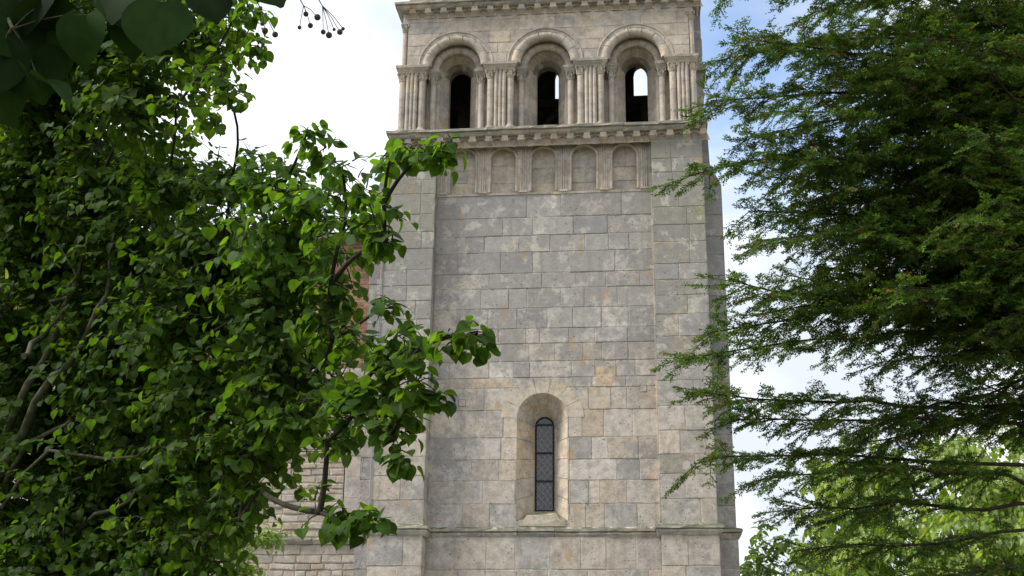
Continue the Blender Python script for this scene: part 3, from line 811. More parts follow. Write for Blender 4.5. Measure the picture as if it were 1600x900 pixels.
for sgn in (1, -1):
    for k in range(-40, 60):
        z0 = zbb + k * st_ * sl_
        seg = []
        for u in np.linspace(-rb, rb, 41):
            z = z0 + sgn * u * sl_
            if inside(cb + u, z): seg.append((cb + u, YB - .016, z))
        if len(seg) > 2: mb.tube([seg[0], seg[-1]], [.0075, .0075], 4, (.2, .2, .2))
mb.build('lead_lattice', LEAD, win)
mb = MB()
mb.tube([(p[0], YB - .022, p[2]) for p in outl(cb, rb - .008, zsb, zbb + .01, YB)] + [(cb - rb + .008, YB - .022, zbb + .012)], [.017] * (len(gl) + 1), 6, (.02, .02, .02))
for z in (6.926, 6.372, 5.825): mb.box(cb - rb, cb + rb, YB - .045, YB - .018, z - .014, z + .014, (.02, .02, .02))
mb.build('iron_bars', IRON, win)
# thin cable down the left buttress
mb = MB(); mb.tube([(-3.225, .0 + batter(z) - .02, z) for z in np.linspace(4.9, 11.5, 8)], [.012] * 8, 6, (.3, .3, .3)); mb.build('lightning_cable', LEAD, T)

# ------------------------------------------------------------------ church wall to the left
nave = thing('church_nave', 'old church wall of rubble and red brick half hidden behind the linden', 'church', (-8.0, 3.0, 0))
NY = .75
mb = MB()
def cz(z0, z1, h): 
    z = [z0]
    while z[-1] < z1 - h * .8: z.append(z[-1] + h * rng.uniform(.8, 1.2))
    z[-1] = z1; return z
ashlar(mb, front(NY), -12, -3.92, cz(4.75, 8.1, .13), tone_rub, lo=.18, hi=.5, gap=.008, jit=.014, dep=.02, bev=.012)
ashlar(mb, front(NY - .005), -3.9, -3.16, courses(4.75, 8.1, .3, .42), tone_low, lo=.35, hi=.5)
ashlar(mb, front(NY - .04), -12, -3.16, cz(0, 4.62, .14), tone_rub, lo=.18, hi=.55, gap=.008, jit=.012, dep=.02, bev=.012)
nw = mb.build('rubble_wall', RUBBLE, nave)
mb = MB(); ashlar(mb, front(NY + .02), -12, -3.16, cz(8.1, 10.95, .075), tone_brick, lo=.19, hi=.25, gap=.006, jit=.004, dep=.008, bev=.003)
mb.build('brick_wall', BRICK, nave)
mb = MB(); sweep(mb, [(-12, NY - .03), (-3.6, NY - .03)], [(-.02, 4.61), (.04, 4.615), (.08, 4.68), (.09, 4.70), (.09, 4.74), (-.02, 4.77)], tone_ledge, stones=.7)
mb.build('string_course', LEDGE, nave)
mb = MB()
k = 26
for i in range(k):     # slate courses
    y0 = NY - .25 + (4.6) * i / k; z0 = 10.9 + 1.7 * i / k; y1 = NY - .25 + 4.6 * (i + 1.35) / k; z1 = 10.9 + 1.7 * (i + 1.35) / k - .012
    x = -12.2 - rng.random() * .2
    while x < -3.2:
        x2 = min(x + .28, -3.16); q = rng.uniform(.75, 1.15)
        mb.quad((x + .004, y0, z0 + .02), (x2 - .004, y0, z0 + .02), (x2 - .004, y1, z1), (x + .004, y1, z1), (.15 * q, .14 * q, .15 * q)); x = x2
mb.quad((-12.2, NY + 4.35, 12.6), (-3.16, NY + 4.35, 12.6), (-3.16, NY + 9, 10.9), (-12.2, NY + 9, 10.9), (.14, .13, .14))
mb.box(-12.2, -3.16, NY - .2, NY + .1, 10.82, 10.9, (.3, .27, .22))
mb.build('roof', SLATE, nave)
mb = MB(); mb.box(-12, -3.16, NY + .1, NY + 8.6, 0, 10.85, (.3, .27, .22)); mb.build('inner_wall', DARKSTONE, nave)

# ------------------------------------------------------------------ foliage helpers
def tree_rng(s): return np.random.default_rng(s)
ST = [(-.08, .26), (.08, .47), (.27, .56), (.48, .54), (.68, .42), (.83, .24), (.93, .09), (1.04, .0)]
def heart_leaf():
    """heart shaped blade in x (side), y (towards the tip), z (up); returns (faces, 4, 3)"""
    mid, lf, rg = [], [], []
    for i, (t_, w_) in enumerate(ST):
        dz = -.22 * t_ * t_
        mt = max(t_, 0)
        mid.append((0, mt, -.22 * mt * mt)); lf.append((-w_, t_, dz + .16 * w_)); rg.append((w_, t_, dz + .16 * w_))
    q = []
    for i in range(len(ST) - 1):
        q.append([lf[i], mid[i], mid[i + 1], lf[i + 1]]); q.append([mid[i], rg[i], rg[i + 1], mid[i + 1]])
    return np.array(q, float)
HEART = heart_leaf()
NARROW = HEART * np.array([.66, 1.15, 1.0])
def place_leaves(tmpl, base, tip_dir, nrm, size, vary=None):
    """base (N,3), tip_dir (N,3), nrm (N,3) -> (N*faces*4, 3)"""
    y = tip_dir / np.linalg.norm(tip_dir, axis=1, keepdims=True)
    x = np.cross(y, nrm); x /= np.linalg.norm(x, axis=1, keepdims=True) + 1e-9
    z = np.cross(x, y)
    s = size[:, None, None, None]
    t_ = tmpl[None]
    if vary is not None:      # each leaf its own width, fold and curl
        q = np.stack([vary.uniform(.84, 1.18, len(base)), np.ones(len(base)), vary.uniform(-.3, 2.6, len(base))], 1); t_ = t_ * q[:, None, None, :]
    p = base[:, None, None, :] + s * (t_[..., 0:1] * x[:, None, None, :] + t_[..., 1:2] * y[:, None, None, :] + t_[..., 2:3] * z[:, None, None, :])
    return p.reshape(-1, 3)
def bez(a, b, c, n): return [a * ((1 - t_) ** 2) + b * (2 * t_ * (1 - t_)) + c * (t_ * t_) for t_ in np.linspace(0, 1, n)]
def skeleton(root, pts, r, sag=.02):
    """join each crown clump to the nearest limb; returns branch paths with radii"""
    nodes = [np.array(root)]; par = [-1]
    order = sorted(range(len(pts)), key=lambda i: np.linalg.norm(np.array(pts[i]) - nodes[0]))
    idx = {}
    plen = [0.0]
    for i in order:
        p = np.array(pts[i]); 
        def cost(j):
            d = p - nodes[j]; L_ = np.linalg.norm(d) + 1e-9; o_ = p - nodes[0]
            return L_ * (1 + 1.6 * (1 - d.dot(o_) / (L_ * np.linalg.norm(o_) + 1e-9))) + .25 * plen[j]
        best = min(range(len(nodes)), key=cost)
        nodes.append(p); par.append(best); plen.append(plen[best] + np.linalg.norm(nodes[best] - p)); idx[i] = len(nodes) - 1
    load = [0] * len(nodes)
    for j in range(len(nodes) - 1, 0, -1):
        k = j
        while k >= 0: load[k] += 1; k = par[k]
    out_ = []
    for j in range(1, len(nodes)):
        a, b_ = nodes[par[j]], nodes[j]
        m_ = (a + b_) / 2 + r.normal(0, .08, 3) * np.linalg.norm(b_ - a) + np.array([0, 0, sag * np.linalg.norm(b_ - a)])
        r0 = .004 + .0125 * load[par[j] if par[j] else j] ** .5 * .30; r1 = .003 + .0125 * load[j] ** .5 * .26
        out_.append((bez(a, m_, b_, 7), np.linspace(min(r0, r1 * 1.7), r1, 7)))
    return out_
def leafy(clumps, r, density, size, tones, tmpl, droop=.55, spacing=.055, tight=None, weights=None, sunny=False):
    """twigs spreading inside each clump with leaves set alternately along them"""
    tw, base, tip, nrm = [], [], [], []
    for (x, y, z, rad) in clumps:
        c = np.array([x, y, z]); n = max(7, int(density * rad ** 2.0)) if tight is None else max(tight, int(density * rad ** 2.0))
        for k in range(n):
            d = r.normal(0, 1, 3); d /= np.linalg.norm(d); d[2] *= .75
            L_ = rad * r.uniform(.65, 1.25); s0 = c + r.normal(0, .3, 3) * rad * np.array([1, 1, .7])
            e = s0 + d * L_; mid_ = (s0 + e) / 2 + np.array([0, 0, .12 * L_]); e = e - np.array([0, 0, .12 * L_])
            path = bez(s0, mid_, e, 6); tw.append(path)
            nl = max(3, int(L_ / spacing)); P_ = np.array(path)
            for j in range(nl):
                t_ = (j + .6) / nl; f_ = t_ * 5; i0 = min(int(f_), 4); p = P_[i0] + (P_[i0 + 1] - P_[i0]) * (f_ - i0)
                ax = P_[i0 + 1] - P_[i0]; ax /= np.linalg.norm(ax)
                side = np.cross(ax, [0, 0, 1]); side /= np.linalg.norm(side) + 1e-6
                sd = side * (1 if j % 2 else -1)
                td = ax * .55 + sd * .75 + np.array([0, 0, -droop]) + r.normal(0, .25, 3)
                nn = np.array([0, 0, 1.0]) + d * .55 + r.normal(0, .35, 3)
                base.append(p + td * .03); tip.append(td); nrm.append(nn)
    base, tip, nrm = map(np.array, (base, tip, nrm)); N_ = len(base)
    sz = size * r.uniform(.5, 1.3, N_)
    v = place_leaves(tmpl, base, tip, nrm, sz, r)
    tn = np.array(tones)[r.choice(len(tones), N_, p=weights)] * r.uniform(.8, 1.2, (N_, 1))
    if sunny: tn = tn * np.where((base[:, 2] > 3.75) & (base[:, 0] > -.2), 1.35, 1.0)[:, None] * np.array([1.0, 1.0, .9])  # sunlight painted into the leaf colour of the upper right sprays
    return v, np.repeat(tn, len(tmpl), 0), tw, base

# ------------------------------------------------------------------ linden on the left
lin = thing('linden_tree', 'dense dark green linden with heart shaped leaves filling the left side of the view', 'tree', (-2.9, -14.7, 0))
LINDEN = [(-2.21, -15.99, 6.15, 0.49),(-1.47, -16.33, 5.82, 0.47),(-0.79, -16.72, 5.62, 0.32),(-0.37, -17.15, 5.44, 0.19),(-0.31, -17.47, 4.85, 0.16),(-2.09, -15.78, 5.55, 0.49),(-1.16, -16.63, 5.23, 0.36),(-0.72, -17.02, 4.95, 0.17),(-2.28, -15.63, 5.04, 0.49),(-1.62, -16.04, 4.89, 0.38),(-0.97, -16.44, 4.7, 0.28),(-0.41, -16.85, 4.53, 0.24),(0.03, -17.26, 4.32, 0.21),(0.3, -17.78, 4.38, 0.09),(0.52, -17.89, 4.14, 0.17),(0.82, -18.15, 4.07, 0.1),(1.04, -18.32, 4.01, 0.09),(0.78, -18.08, 3.85, 0.14),(0.53, -17.8, 3.87, 0.19),(0.78, -18.02, 3.68, 0.07),(0.05, -17.17, 4.06, 0.32),(-0.59, -16.46, 4.26, 0.39),(-1.33, -15.86, 4.45, 0.42),(-2.11, -15.44, 4.53, 0.49),(-2.31, -15.29, 4.01, 0.54),(-1.52, -15.72, 3.97, 0.47),(-0.72, -16.34, 3.85, 0.43),(-0.02, -17.06, 3.72, 0.32),(0.45, -17.71, 3.57, 0.16),(0.48, -17.72, 3.31, 0.15),(0.83, -18.21, 3.32, 0.11),(0.85, -18.23, 3.05, 0.14),(1.04, -18.42, 3.05, 0.1),(1.2, -18.61, 3.05, 0.08),(1.32, -18.7, 3.03, 0.06),(1.02, -18.37, 2.9, 0.1),(0.69, -17.99, 2.92, 0.19),(0.89, -18.22, 2.73, 0.1),(0.13, -17.1, 3.24, 0.31),(-0.51, -16.36, 3.36, 0.42),(-1.28, -15.73, 3.44, 0.46),(-2.18, -15.09, 3.46, 0.54),(-0.15, -16.82, 2.96, 0.28),(0.49, -17.76, 2.8, 0.13),(-0.78, -16.03, 2.92, 0.39),(-1.67, -15.37, 2.88, 0.51),(-2.42, -14.9, 2.82, 0.49),(-0.07, -16.94, 2.71, 0.17),(0.45, -17.66, 2.48, 0.12),(0.67, -17.83, 2.43, 0.08),(-0.76, -16.21, 2.52, 0.28),(-0.24, -16.71, 2.58, 0.12)]
# the rest of the crown, outside the picture
LINDEN += [(-2.3, -16.0, 7.0, .6), (-3.4, -15.2, 6.2, .6), (-3.6, -14.2, 5.2, .6), (-3.0, -13.7, 6.0, .6), (-2.4, -14.5, 7.2, .6), (-3.8, -15.4, 4.4, .6), (-3.6, -14.6, 3.3, .5), (-1.9, -14.4, 5.6, .5), (-1.5, -14.7, 4.7, .45), (-1.4, -14.6, 3.7, .45), (-1.2, -15.0, 2.9, .4), (-2.4, -13.9, 4.4, .5), (-1.0, -16.6, 6.5, .45), (-1.0, -15.9, 2.3, .35), (-2.0, -15.6, 2.3, .4)]
EXTRA = [(-0.22, -17.32, 5.39, 0.11),(-0.15, -17.34, 5.15, 0.1),(-0.42, -17.17, 5.18, 0.15),(-0.58, -17.07, 5.15, 0.15),(-0.25, -17.36, 4.85, 0.09),(-0.41, -17.24, 4.75, 0.09),(-0.11, -17.32, 4.45, 0.14),(0.36, -17.75, 4.31, 0.13),(0.45, -17.75, 4.03, 0.18),(0.24, -17.47, 4.08, 0.2),(0.65, -17.93, 3.99, 0.14),(0.93, -18.24, 4.07, 0.08),(1.12, -18.36, 4.01, 0.07),(0.37, -17.57, 3.45, 0.18),(0.65, -17.89, 3.25, 0.14),(0.91, -18.26, 3.17, 0.09),(0.87, -18.2, 2.96, 0.13),(0.79, -18.07, 2.87, 0.13),(0.94, -18.25, 2.83, 0.08),(0.6, -17.87, 2.86, 0.15),(0.27, -17.34, 3.05, 0.23),(-0.0, -17.06, 3.4, 0.24),(0.59, -17.74, 2.46, 0.08),(0.78, -17.92, 2.42, 0.06),(-0.39, -16.54, 2.65, 0.22),(-1.26, -15.73, 2.5, 0.36),(-1.89, -15.27, 2.51, 0.38),(-0.54, -16.26, 2.4, 0.17),(1.11, -18.4, 2.85, 0.06),(0.94, -18.24, 2.63, 0.05),(0.66, -17.89, 3.87, 0.13),(0.78, -18.04, 3.72, 0.09),(0.46, -17.66, 3.76, 0.18),(0.49, -17.7, 3.57, 0.14),(0.17, -17.29, 3.83, 0.2),(0.44, -17.67, 3.45, 0.14),(0.05, -17.06, 3.11, 0.2),(0.5, -17.75, 3.08, 0.14),(-0.13, -17.0, 3.49, 0.21),(0.24, -17.5, 4.17, 0.15),(0.9, -18.23, 3.07, 0.08),(0.78, -18.1, 2.96, 0.1)]
r = tree_rng(3)
LT = [(.036, .075, .013), (.046, .094, .015), (.050, .090, .016), (.070, .120, .020), (.027, .056, .012)]
v, tn, tw, lb = leafy([(x, y, z, q * (1.08 if q > .2 else .86)) for x, y, z, q in LINDEN + EXTRA], r, 460, .055, LT, HEART, droop=.55, spacing=.032, tight=9, sunny=True, weights=[.36, .32, .16, .05, .11])
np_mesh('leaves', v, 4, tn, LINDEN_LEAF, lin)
root = (-2.85, -14.75, 2.55)
mb = MB()
trp = [(-2.95, -14.7, 0), (-2.98, -14.72, .8), (-2.92, -14.7, 1.7), root]
mb.tube(trp, [.22, .17, .15, .14], 12, (.1, .1, .1))
for s0, e0, r0 in ((root, (-2.55, -15.1, 4.1), .085), (root, (-2.35, -15.2, 4.5), .075), (root, (-2.75, -15.0, 5.3), .08)):
    mb.tube(bez(np.array(s0), (np.array(s0) + np.array(e0)) / 2 + np.array([.08, -.05, -.1]), np.array(e0), 8), np.linspace(r0, r0 * .45, 8), 9, (.1, .1, .1))
for pts_, r0 in [([(-2.87, -15.04, 3.39), (-2.09, -15.95, 3.52), (-1.74, -16.36, 3.91), (-1.59, -16.47, 4.28), (-1.56, -16.48, 4.66)], 0.055), ([(-2.87, -15.04, 3.39), (-2.01, -16.01, 3.41), (-1.62, -16.38, 3.69), (-1.29, -16.68, 4.07), (-1.23, -16.67, 4.36)], 0.06), ([(-2.87, -15.04, 3.39), (-2.12, -15.85, 3.19), (-1.71, -16.15, 3.29), (-1.53, -16.27, 3.4), (-0.81, -16.62, 3.4)], 0.035), ([(-2.87, -15.04, 3.39), (-1.92, -16.0, 3.08), (-1.23, -16.44, 3.05), (-0.56, -16.88, 2.99), (-0.08, -17.06, 3.06)], 0.026), ([(-2.87, -14.94, 3.08), (-1.82, -15.84, 2.64), (-1.28, -16.24, 2.76), (-0.86, -16.58, 2.96), (-0.56, -16.74, 3.2)], 0.035), ([(-1.87, -16.19, 3.67), (-1.74, -16.38, 3.98), (-1.63, -16.46, 4.24), (-1.77, -16.45, 4.49)], 0.035)]:
    P_ = np.array(pts_); P_[0] = (P_[0] if len(P_) and r0 == .035 and P_[0][0] > -2.4 else root)
    f_ = np.linspace(0, len(P_) - 1, 15); sm_ = []
    for q in f_:
        i0 = min(int(q), len(P_) - 2); u = q - i0; a0, a1, a2, a3 = P_[max(i0 - 1, 0)], P_[i0], P_[i0 + 1], P_[min(i0 + 2, len(P_) - 1)]
        sm_.append(.5 * (2 * a1 + (a2 - a0) * u + (2 * a0 - 5 * a1 + 4 * a2 - a3) * u * u + (3 * a1 - a0 - 3 * a2 + a3) * u ** 3))
    sm_ = [p_ + np.array([-.06, .38, .02]) * min(1, 3 * k_ / 14) for k_, p_ in enumerate(sm_)]
    sm_ = [p_ + r.normal(0, .018, 3) for p_ in sm_]
    mb.tube(sm_, np.linspace(r0 * .62, r0 * .08, 15), 8, (.1, .1, .1))
mb.build('trunk', BARK, lin, smooth=True)
mb = MB()
for p, rd in skeleton(root, [c[:3] for c in LINDEN], r): mb.tube(p, rd, 6, (.1, .1, .1), caps=False)
for p in tw: mb.tube([p[0], p[2], p[5]], [.0045, .0035, .002], 3, (.1, .1, .1), caps=False)
mb.build('branches', TWIG, lin, smooth=True)
# pale bracts with hanging fruit
NB = 420; pick = r.choice(len(lb), NB, replace=False)
bt = HEART[2:12] * np.array([.32, 1.0, 1.0])
td = np.tile([0, 0, -.8], (NB, 1)) + r.normal(0, .55, (NB, 3))
v = place_leaves(bt, lb[pick], td, r.normal(0, 1, (NB, 3)), r.uniform(.06, .085, NB))
np_mesh('bracts', v, 4, np.repeat(np.array([(.15, .2, .06)]) * r.uniform(.7, 1.2, (NB, 1)), len(bt), 0), LINDEN_LEAF, lin)
mb = MB()
for i in pick[:260]:
    p = lb[i] + np.array([0, 0, -.04])
    for k in range(3):
        q = p + r.normal(0, .014, 3) + np.array([0, 0, -.045]); mb.tube([p, q], [.001, .001], 3, (.06, .07, .03), caps=False)
        mb.lathe(q, [(.001, -.005), (.0045, -.002), (.0045, .002), (.001, .005)], 5, (.05, .055, .03))
mb.build('fruits', FRUIT, lin)

# ------------------------------------------------------------------ nearer linden bough hanging into the top left corner
nl = thing('linden_tree', 'nearest linden, its big blackish leaves and round fruit hanging into the top left corner', 'tree', (-1.1, -21.3, 0))
r = tree_rng(11)
mb = MB()
mb.tube([(-1.1, -21.3, 0), (-1.08, -21.32, 1.2), (-1.0, -21.35, 2.4), (-.95, -21.4, 3.6), (-.95, -21.3, 5.0)], [.16, .13, .12, .1, .06], 12, (.1, .1, .1))
mb.build('trunk', BARK, nl, smooth=True)
mb = MB()
bough = bez(np.array((-1.0, -21.38, 2.7)), np.array((.3, -21.7, 3.2)), np.array((1.15, -21.9, 2.70)), 10); mb.tube(bough, np.linspace(.05, .012, 10), 8, (.1, .1, .1))
bough2 = bez(np.array((1.15, -21.9, 2.70)), np.array((1.4, -21.93, 2.72)), np.array((1.62, -21.95, 2.66)), 8); mb.tube(bough2, np.linspace(.012, .003, 8), 6, (.1, .1, .1))
tw3 = bez(np.array((.75, -21.8, 2.88)), np.array((.95, -21.9, 2.75)), np.array((1.07, -21.97, 2.55)), 8); mb.tube(tw3, np.linspace(.009, .003, 8), 6, (.1, .1, .1))
# base point, tip point (world), face normal
NEAR = [((1.075, -21.94, 2.53), (1.12, -21.93, 2.44), (.3, -1, .3), .95), ((1.035, -21.95, 2.50), (1.06, -21.93, 2.40), (-.2, -1, .2), 1.0), ((1.09, -21.93, 2.57), (1.135, -21.94, 2.47), (.1, -1, .5), .9), ((1.225, -21.9, 2.6), (1.225, -21.92, 2.52), (.1, -1, .3), .85),
        ((1.02, -21.98, 2.60), (1.135, -21.95, 2.515), (.2, -1, .5), 1.0), ((1.115, -21.96, 2.60), (1.10, -21.9, 2.50), (.3, -1, .1), .9),
        ((1.17, -21.95, 2.58), (1.165, -21.95, 2.488), (0, -1, .1), 1.0), ((1.285, -21.95, 2.595), (1.27, -21.94, 2.495), (.1, -1, .15), 1.0),
        ((1.19, -21.9, 2.63), (1.255, -21.92, 2.56), (.5, -.8, .5), .9), ((1.33, -21.9, 2.64), (1.37, -21.92, 2.565), (.4, -1, .3), .9),
        ((1.43, -21.93, 2.665), (1.465, -21.95, 2.587), (-.1, -1, .3), 1.15), ((1.52, -21.93, 2.655), (1.555, -21.93, 2.588), (.1, -1, .2), .9),
        ((1.06, -21.97, 2.53), (1.05, -21.96, 2.425), (.2, -1, .1), 1.0), ((1.11, -21.95, 2.475), (1.20, -21.96, 2.445), (.1, -.25, 1), .8),
        ((1.04, -21.9, 2.62), (1.01, -21.95, 2.51), (-.3, -1, .2), 1.0), ((1.08, -21.95, 2.64), (1.06, -21.99, 2.53), (0, -1, .6), 1.0), ((1.22, -21.93, 2.64), (1.20, -21.95, 2.55), (-.3, -1, .2), .9)]
base = [p[0] for p in NEAR]; tip = [np.subtract(p[1], p[0]) for p in NEAR]; nrm = [p[2] for p in NEAR]; sz = [np.linalg.norm(np.subtract(p[1], p[0])) * p[3] * .86 for p in NEAR]
for pth_ in (bough[3:9], tw3[:5]):       # the rest of the bough's leaves, above and left of the picture
    for p in pth_:
        for k in range(5):
            q = np.array(p) + r.normal(0, .06, 3) + np.array([0, .03, .07]); base.append(q); tip.append(np.array([0, 0, -.6]) + r.normal(0, .4, 3)); nrm.append(np.array([0, -.4, .8]) + r.normal(0, .4, 3)); sz.append(r.uniform(.07, .1))
def fine_leaf():
    q = []; n = 16; tt = np.linspace(0, 1, n)
    def wf(u): return np.interp(u, [s[0] for s in ST], [s[1] for s in ST])
    ts = np.linspace(-.10, 1.0, n)
    for i in range(n - 1):
        a, b_ = ts[i], ts[i + 1]; wa, wb = wf(a), wf(b_) * 1.0
        ma, mb_ = max(a, 0), max(b_, 0)
        k = .02 if i % 2 else -.005
        za, zb = -.22 * ma * ma, -.22 * mb_ * mb_
        q.append([(-wa - .0, a, za + .14 * wa), (0, ma, za), (0, mb_, zb), (-wb, b_, zb + .14 * wb)]); q.append([(0, ma, za), (wa, a, za + .14 * wa), (wb, b_, zb + .14 * wb), (0, mb_, zb)])
    return np.array(q)
FL = fine_leaf()
base, tip, nrm, sz = map(np.array, (base, tip, nrm, sz))
mb_br = mb
v = place_leaves(FL, base, tip, nrm, sz, r)
tnn = np.array([(.011, .027, .005)]) * r.uniform(.3, 1.7, (len(base), 1))
np_mesh('leaves', v, 4, np.repeat(tnn, len(FL), 0), NEAR_LEAF, nl)
mb = mb_br
for b_ in base:
    pts_ = np.array(bough + bough2 + tw3); j = np.argmin(np.linalg.norm(pts_ - b_, axis=1)); mb.tube(bez(pts_[j], (pts_[j] + b_) / 2 + np.array([0, 0, .015]), b_, 4), [.0012] * 4, 4, (.06, .07, .03), caps=False)
mb.build('branches', BARK, nl, smooth=True)
FR = [((1.417, -21.93, 2.615), [((1.4334, -21.9244, 2.5666), 0.00342), ((1.4312, -21.9035, 2.5668), 0.00494), ((1.4406, -21.8829, 2.5715), 0.00475)]), ((1.485, -21.93, 2.61), [((1.4881, -21.9168, 2.5618), 0.00313), ((1.4928, -21.9049, 2.5912), 0.00409), ((1.494, -21.8815, 2.585), 0.00418), ((1.5149, -21.9188, 2.5765), 0.00494)]), ((1.5, -21.93, 2.63), [((1.5229, -21.911, 2.5559), 0.00389), ((1.5265, -21.8913, 2.5615), 0.00494), ((1.5296, -21.8759, 2.5798), 0.00266), ((1.5475, -21.9084, 2.5561), 0.00447), ((1.5477, -21.8921, 2.5708), 0.00285)])]      # stalk end, then each fruit's place and radius
for (p0, fr) in FR:
    p0 = np.array(p0); fr_pts = [(np.array(p), q) for p, q in fr]
    cen = sum(p for p, _ in fr_pts) / len(fr_pts); nd = p0 * .45 + cen * .55 + np.array([0, 0, .006])
    mb = MB(); mb.tube([p0 + np.array([0, 0, .05]), p0, nd], [.0011, .0010, .0008], 5, (.05, .055, .03), caps=False)
    for p, rad in fr_pts: mb.tube([nd, (nd + p) / 2 + np.array([0, 0, .003]), p], [.0007, .0006, .0006], 5, (.05, .055, .03), caps=False)
    fc = mb.build('fruit_cluster', FRUIT, nl)
    for p, rad in fr_pts:
        mb = MB(); mb.lathe((0, 0, 0), [(rad * math.sin(a) + 1e-5, -rad * math.cos(a)) for a in np.linspace(.05, math.pi - .05, 9)] , 12, (.05, .055, .035))
        mb.lathe((0, 0, -rad * 1.12), [(rad * .06, 0), (rad * .2, rad * .16)], 6, (.05, .055, .035))
        base_ = np.array(WORLD[fc.name]); mb.build('fruit', FRUIT, fc, tuple(p - base_), smooth=True, org=np.zeros(3))

# ------------------------------------------------------------------ yew on the right
yew = thing('yew_tree', 'dark feathery yew reaching long drooping sprays in from the right past the tower edge', 'tree', (5.6, -13.6, 0))
r = tree_rng(21)
TIPS = [(2.65, -16.15, 6.2),(2.71, -15.69, 5.98),(2.5, -15.7, 5.81),(2.45, -15.85, 5.44),(2.68, -15.64, 5.26),(3.04, -15.58, 5.11),(2.27, -15.53, 5.04),(2.7, -15.35, 4.85),(2.73, -15.61, 4.54),(2.54, -15.58, 4.28),(2.8, -15.09, 4.2),(2.39, -15.29, 4.01),(2.23, -15.09, 3.88),(2.33, -15.38, 3.59),(2.57, -15.08, 3.47),(2.36, -14.89, 3.25),(2.74, -15.05, 3.09),(2.91, -14.6, 2.93),(2.98, -14.53, 2.67),(3.11, -14.91, 2.46)]
TIPS = [np.array(p) for p in TIPS]
trunk_top = np.array((5.75, -13.7, 7.6)); trunk_bot = np.array((5.55, -13.4, 0))
mb = MB()
mb.tube([trunk_bot, (5.6, -13.45, 2), (5.68, -13.6, 4.5), trunk_top], [.34, .27, .2, .09], 12, (.05, .04, .03))
mb.build('trunk', YEW_BARK, yew, smooth=True)
brs = []
for p in TIPS:
    h = 1.6 + (p[2] - 1.6) * 1.2 - .15 + r.uniform(-.2, .2)
    t_ = np.clip(h / 7.6, .05, .98); a = trunk_bot * (1 - t_) + trunk_top * t_
    m_ = (a + p) / 2 + np.array([0, 0, .22]) + r.normal(0, .22, 3)
    brs.append((np.array(bez(a, m_, p, 14)), .020, .22 if p[2] > 3.6 else .42))
for k in range(22):      # more boughs just behind the outermost tips
    p = TIPS[k % 12] + np.array([r.uniform(.4, 1.2), r.uniform(-.1, .7), r.uniform(-.18, .22)])
    h = 1.6 + (p[2] - 1.6) * 1.16 - .15 + r.uniform(-.25, .25)
    t_ = np.clip(h / 7.6, .05, .98); a = trunk_bot * (1 - t_) + trunk_top * t_
    brs.append((np.array(bez(a, (a + p) / 2 + np.array([0, 0, .2]) + r.normal(0, .2, 3), p, 14)), .014, .3))
# inner boughs filling the crown
for k in range(110):
    z = r.uniform(3.0, 7.2) ** 1.0; z = z if z > 4.0 or k % 7 == 0 else z + 1.6
    reach = r.uniform(.9, 2.95) if z > 3.4 else r.uniform(.8, 2.3); ang = r.uniform(-.75, .55)
    d = np.array([-math.cos(ang), -.62 * math.cos(ang) + math.sin(ang), 0]); d /= np.linalg.norm(d)
    t_ = np.clip((z - .2) / 7.6, .05, .98); a = trunk_bot * (1 - t_) + trunk_top * t_
    p = a + d * reach + np.array([0, 0, reach * r.uniform(-.32, .12)])
    if z < 3.6: p[0] = max(p[0], 3.6)
    m_ = (a + p) / 2 + np.array([0, 0, .18]) + r.normal(0, .2, 3)
    brs.append((np.array(bez(a, m_, p, 12)), .016, .1))
for k in range(14):      # the far side, outside the picture
    z = r.uniform(2.4, 7.2); ang = r.uniform(-1.3, 1.3); d = np.array([math.cos(ang), math.sin(ang), 0]); t_ = z / 7.8; a = trunk_bot * (1 - t_) + trunk_top * t_
    p = a + d * r.uniform(1.2, 2.0); brs.append((np.array(bez(a, (a + p) / 2 + np.array([0, 0, .2]), p, 10)), .028, .25))
mb = MB(); shoots = []      # shoots: start, end
def along(P_, t_):
    f_ = t_ * (len(P_) - 1); i0 = min(int(f_), len(P_) - 2); return P_[i0] + (P_[i0 + 1] - P_[i0]) * (f_ - i0), P_[i0 + 1] - P_[i0]
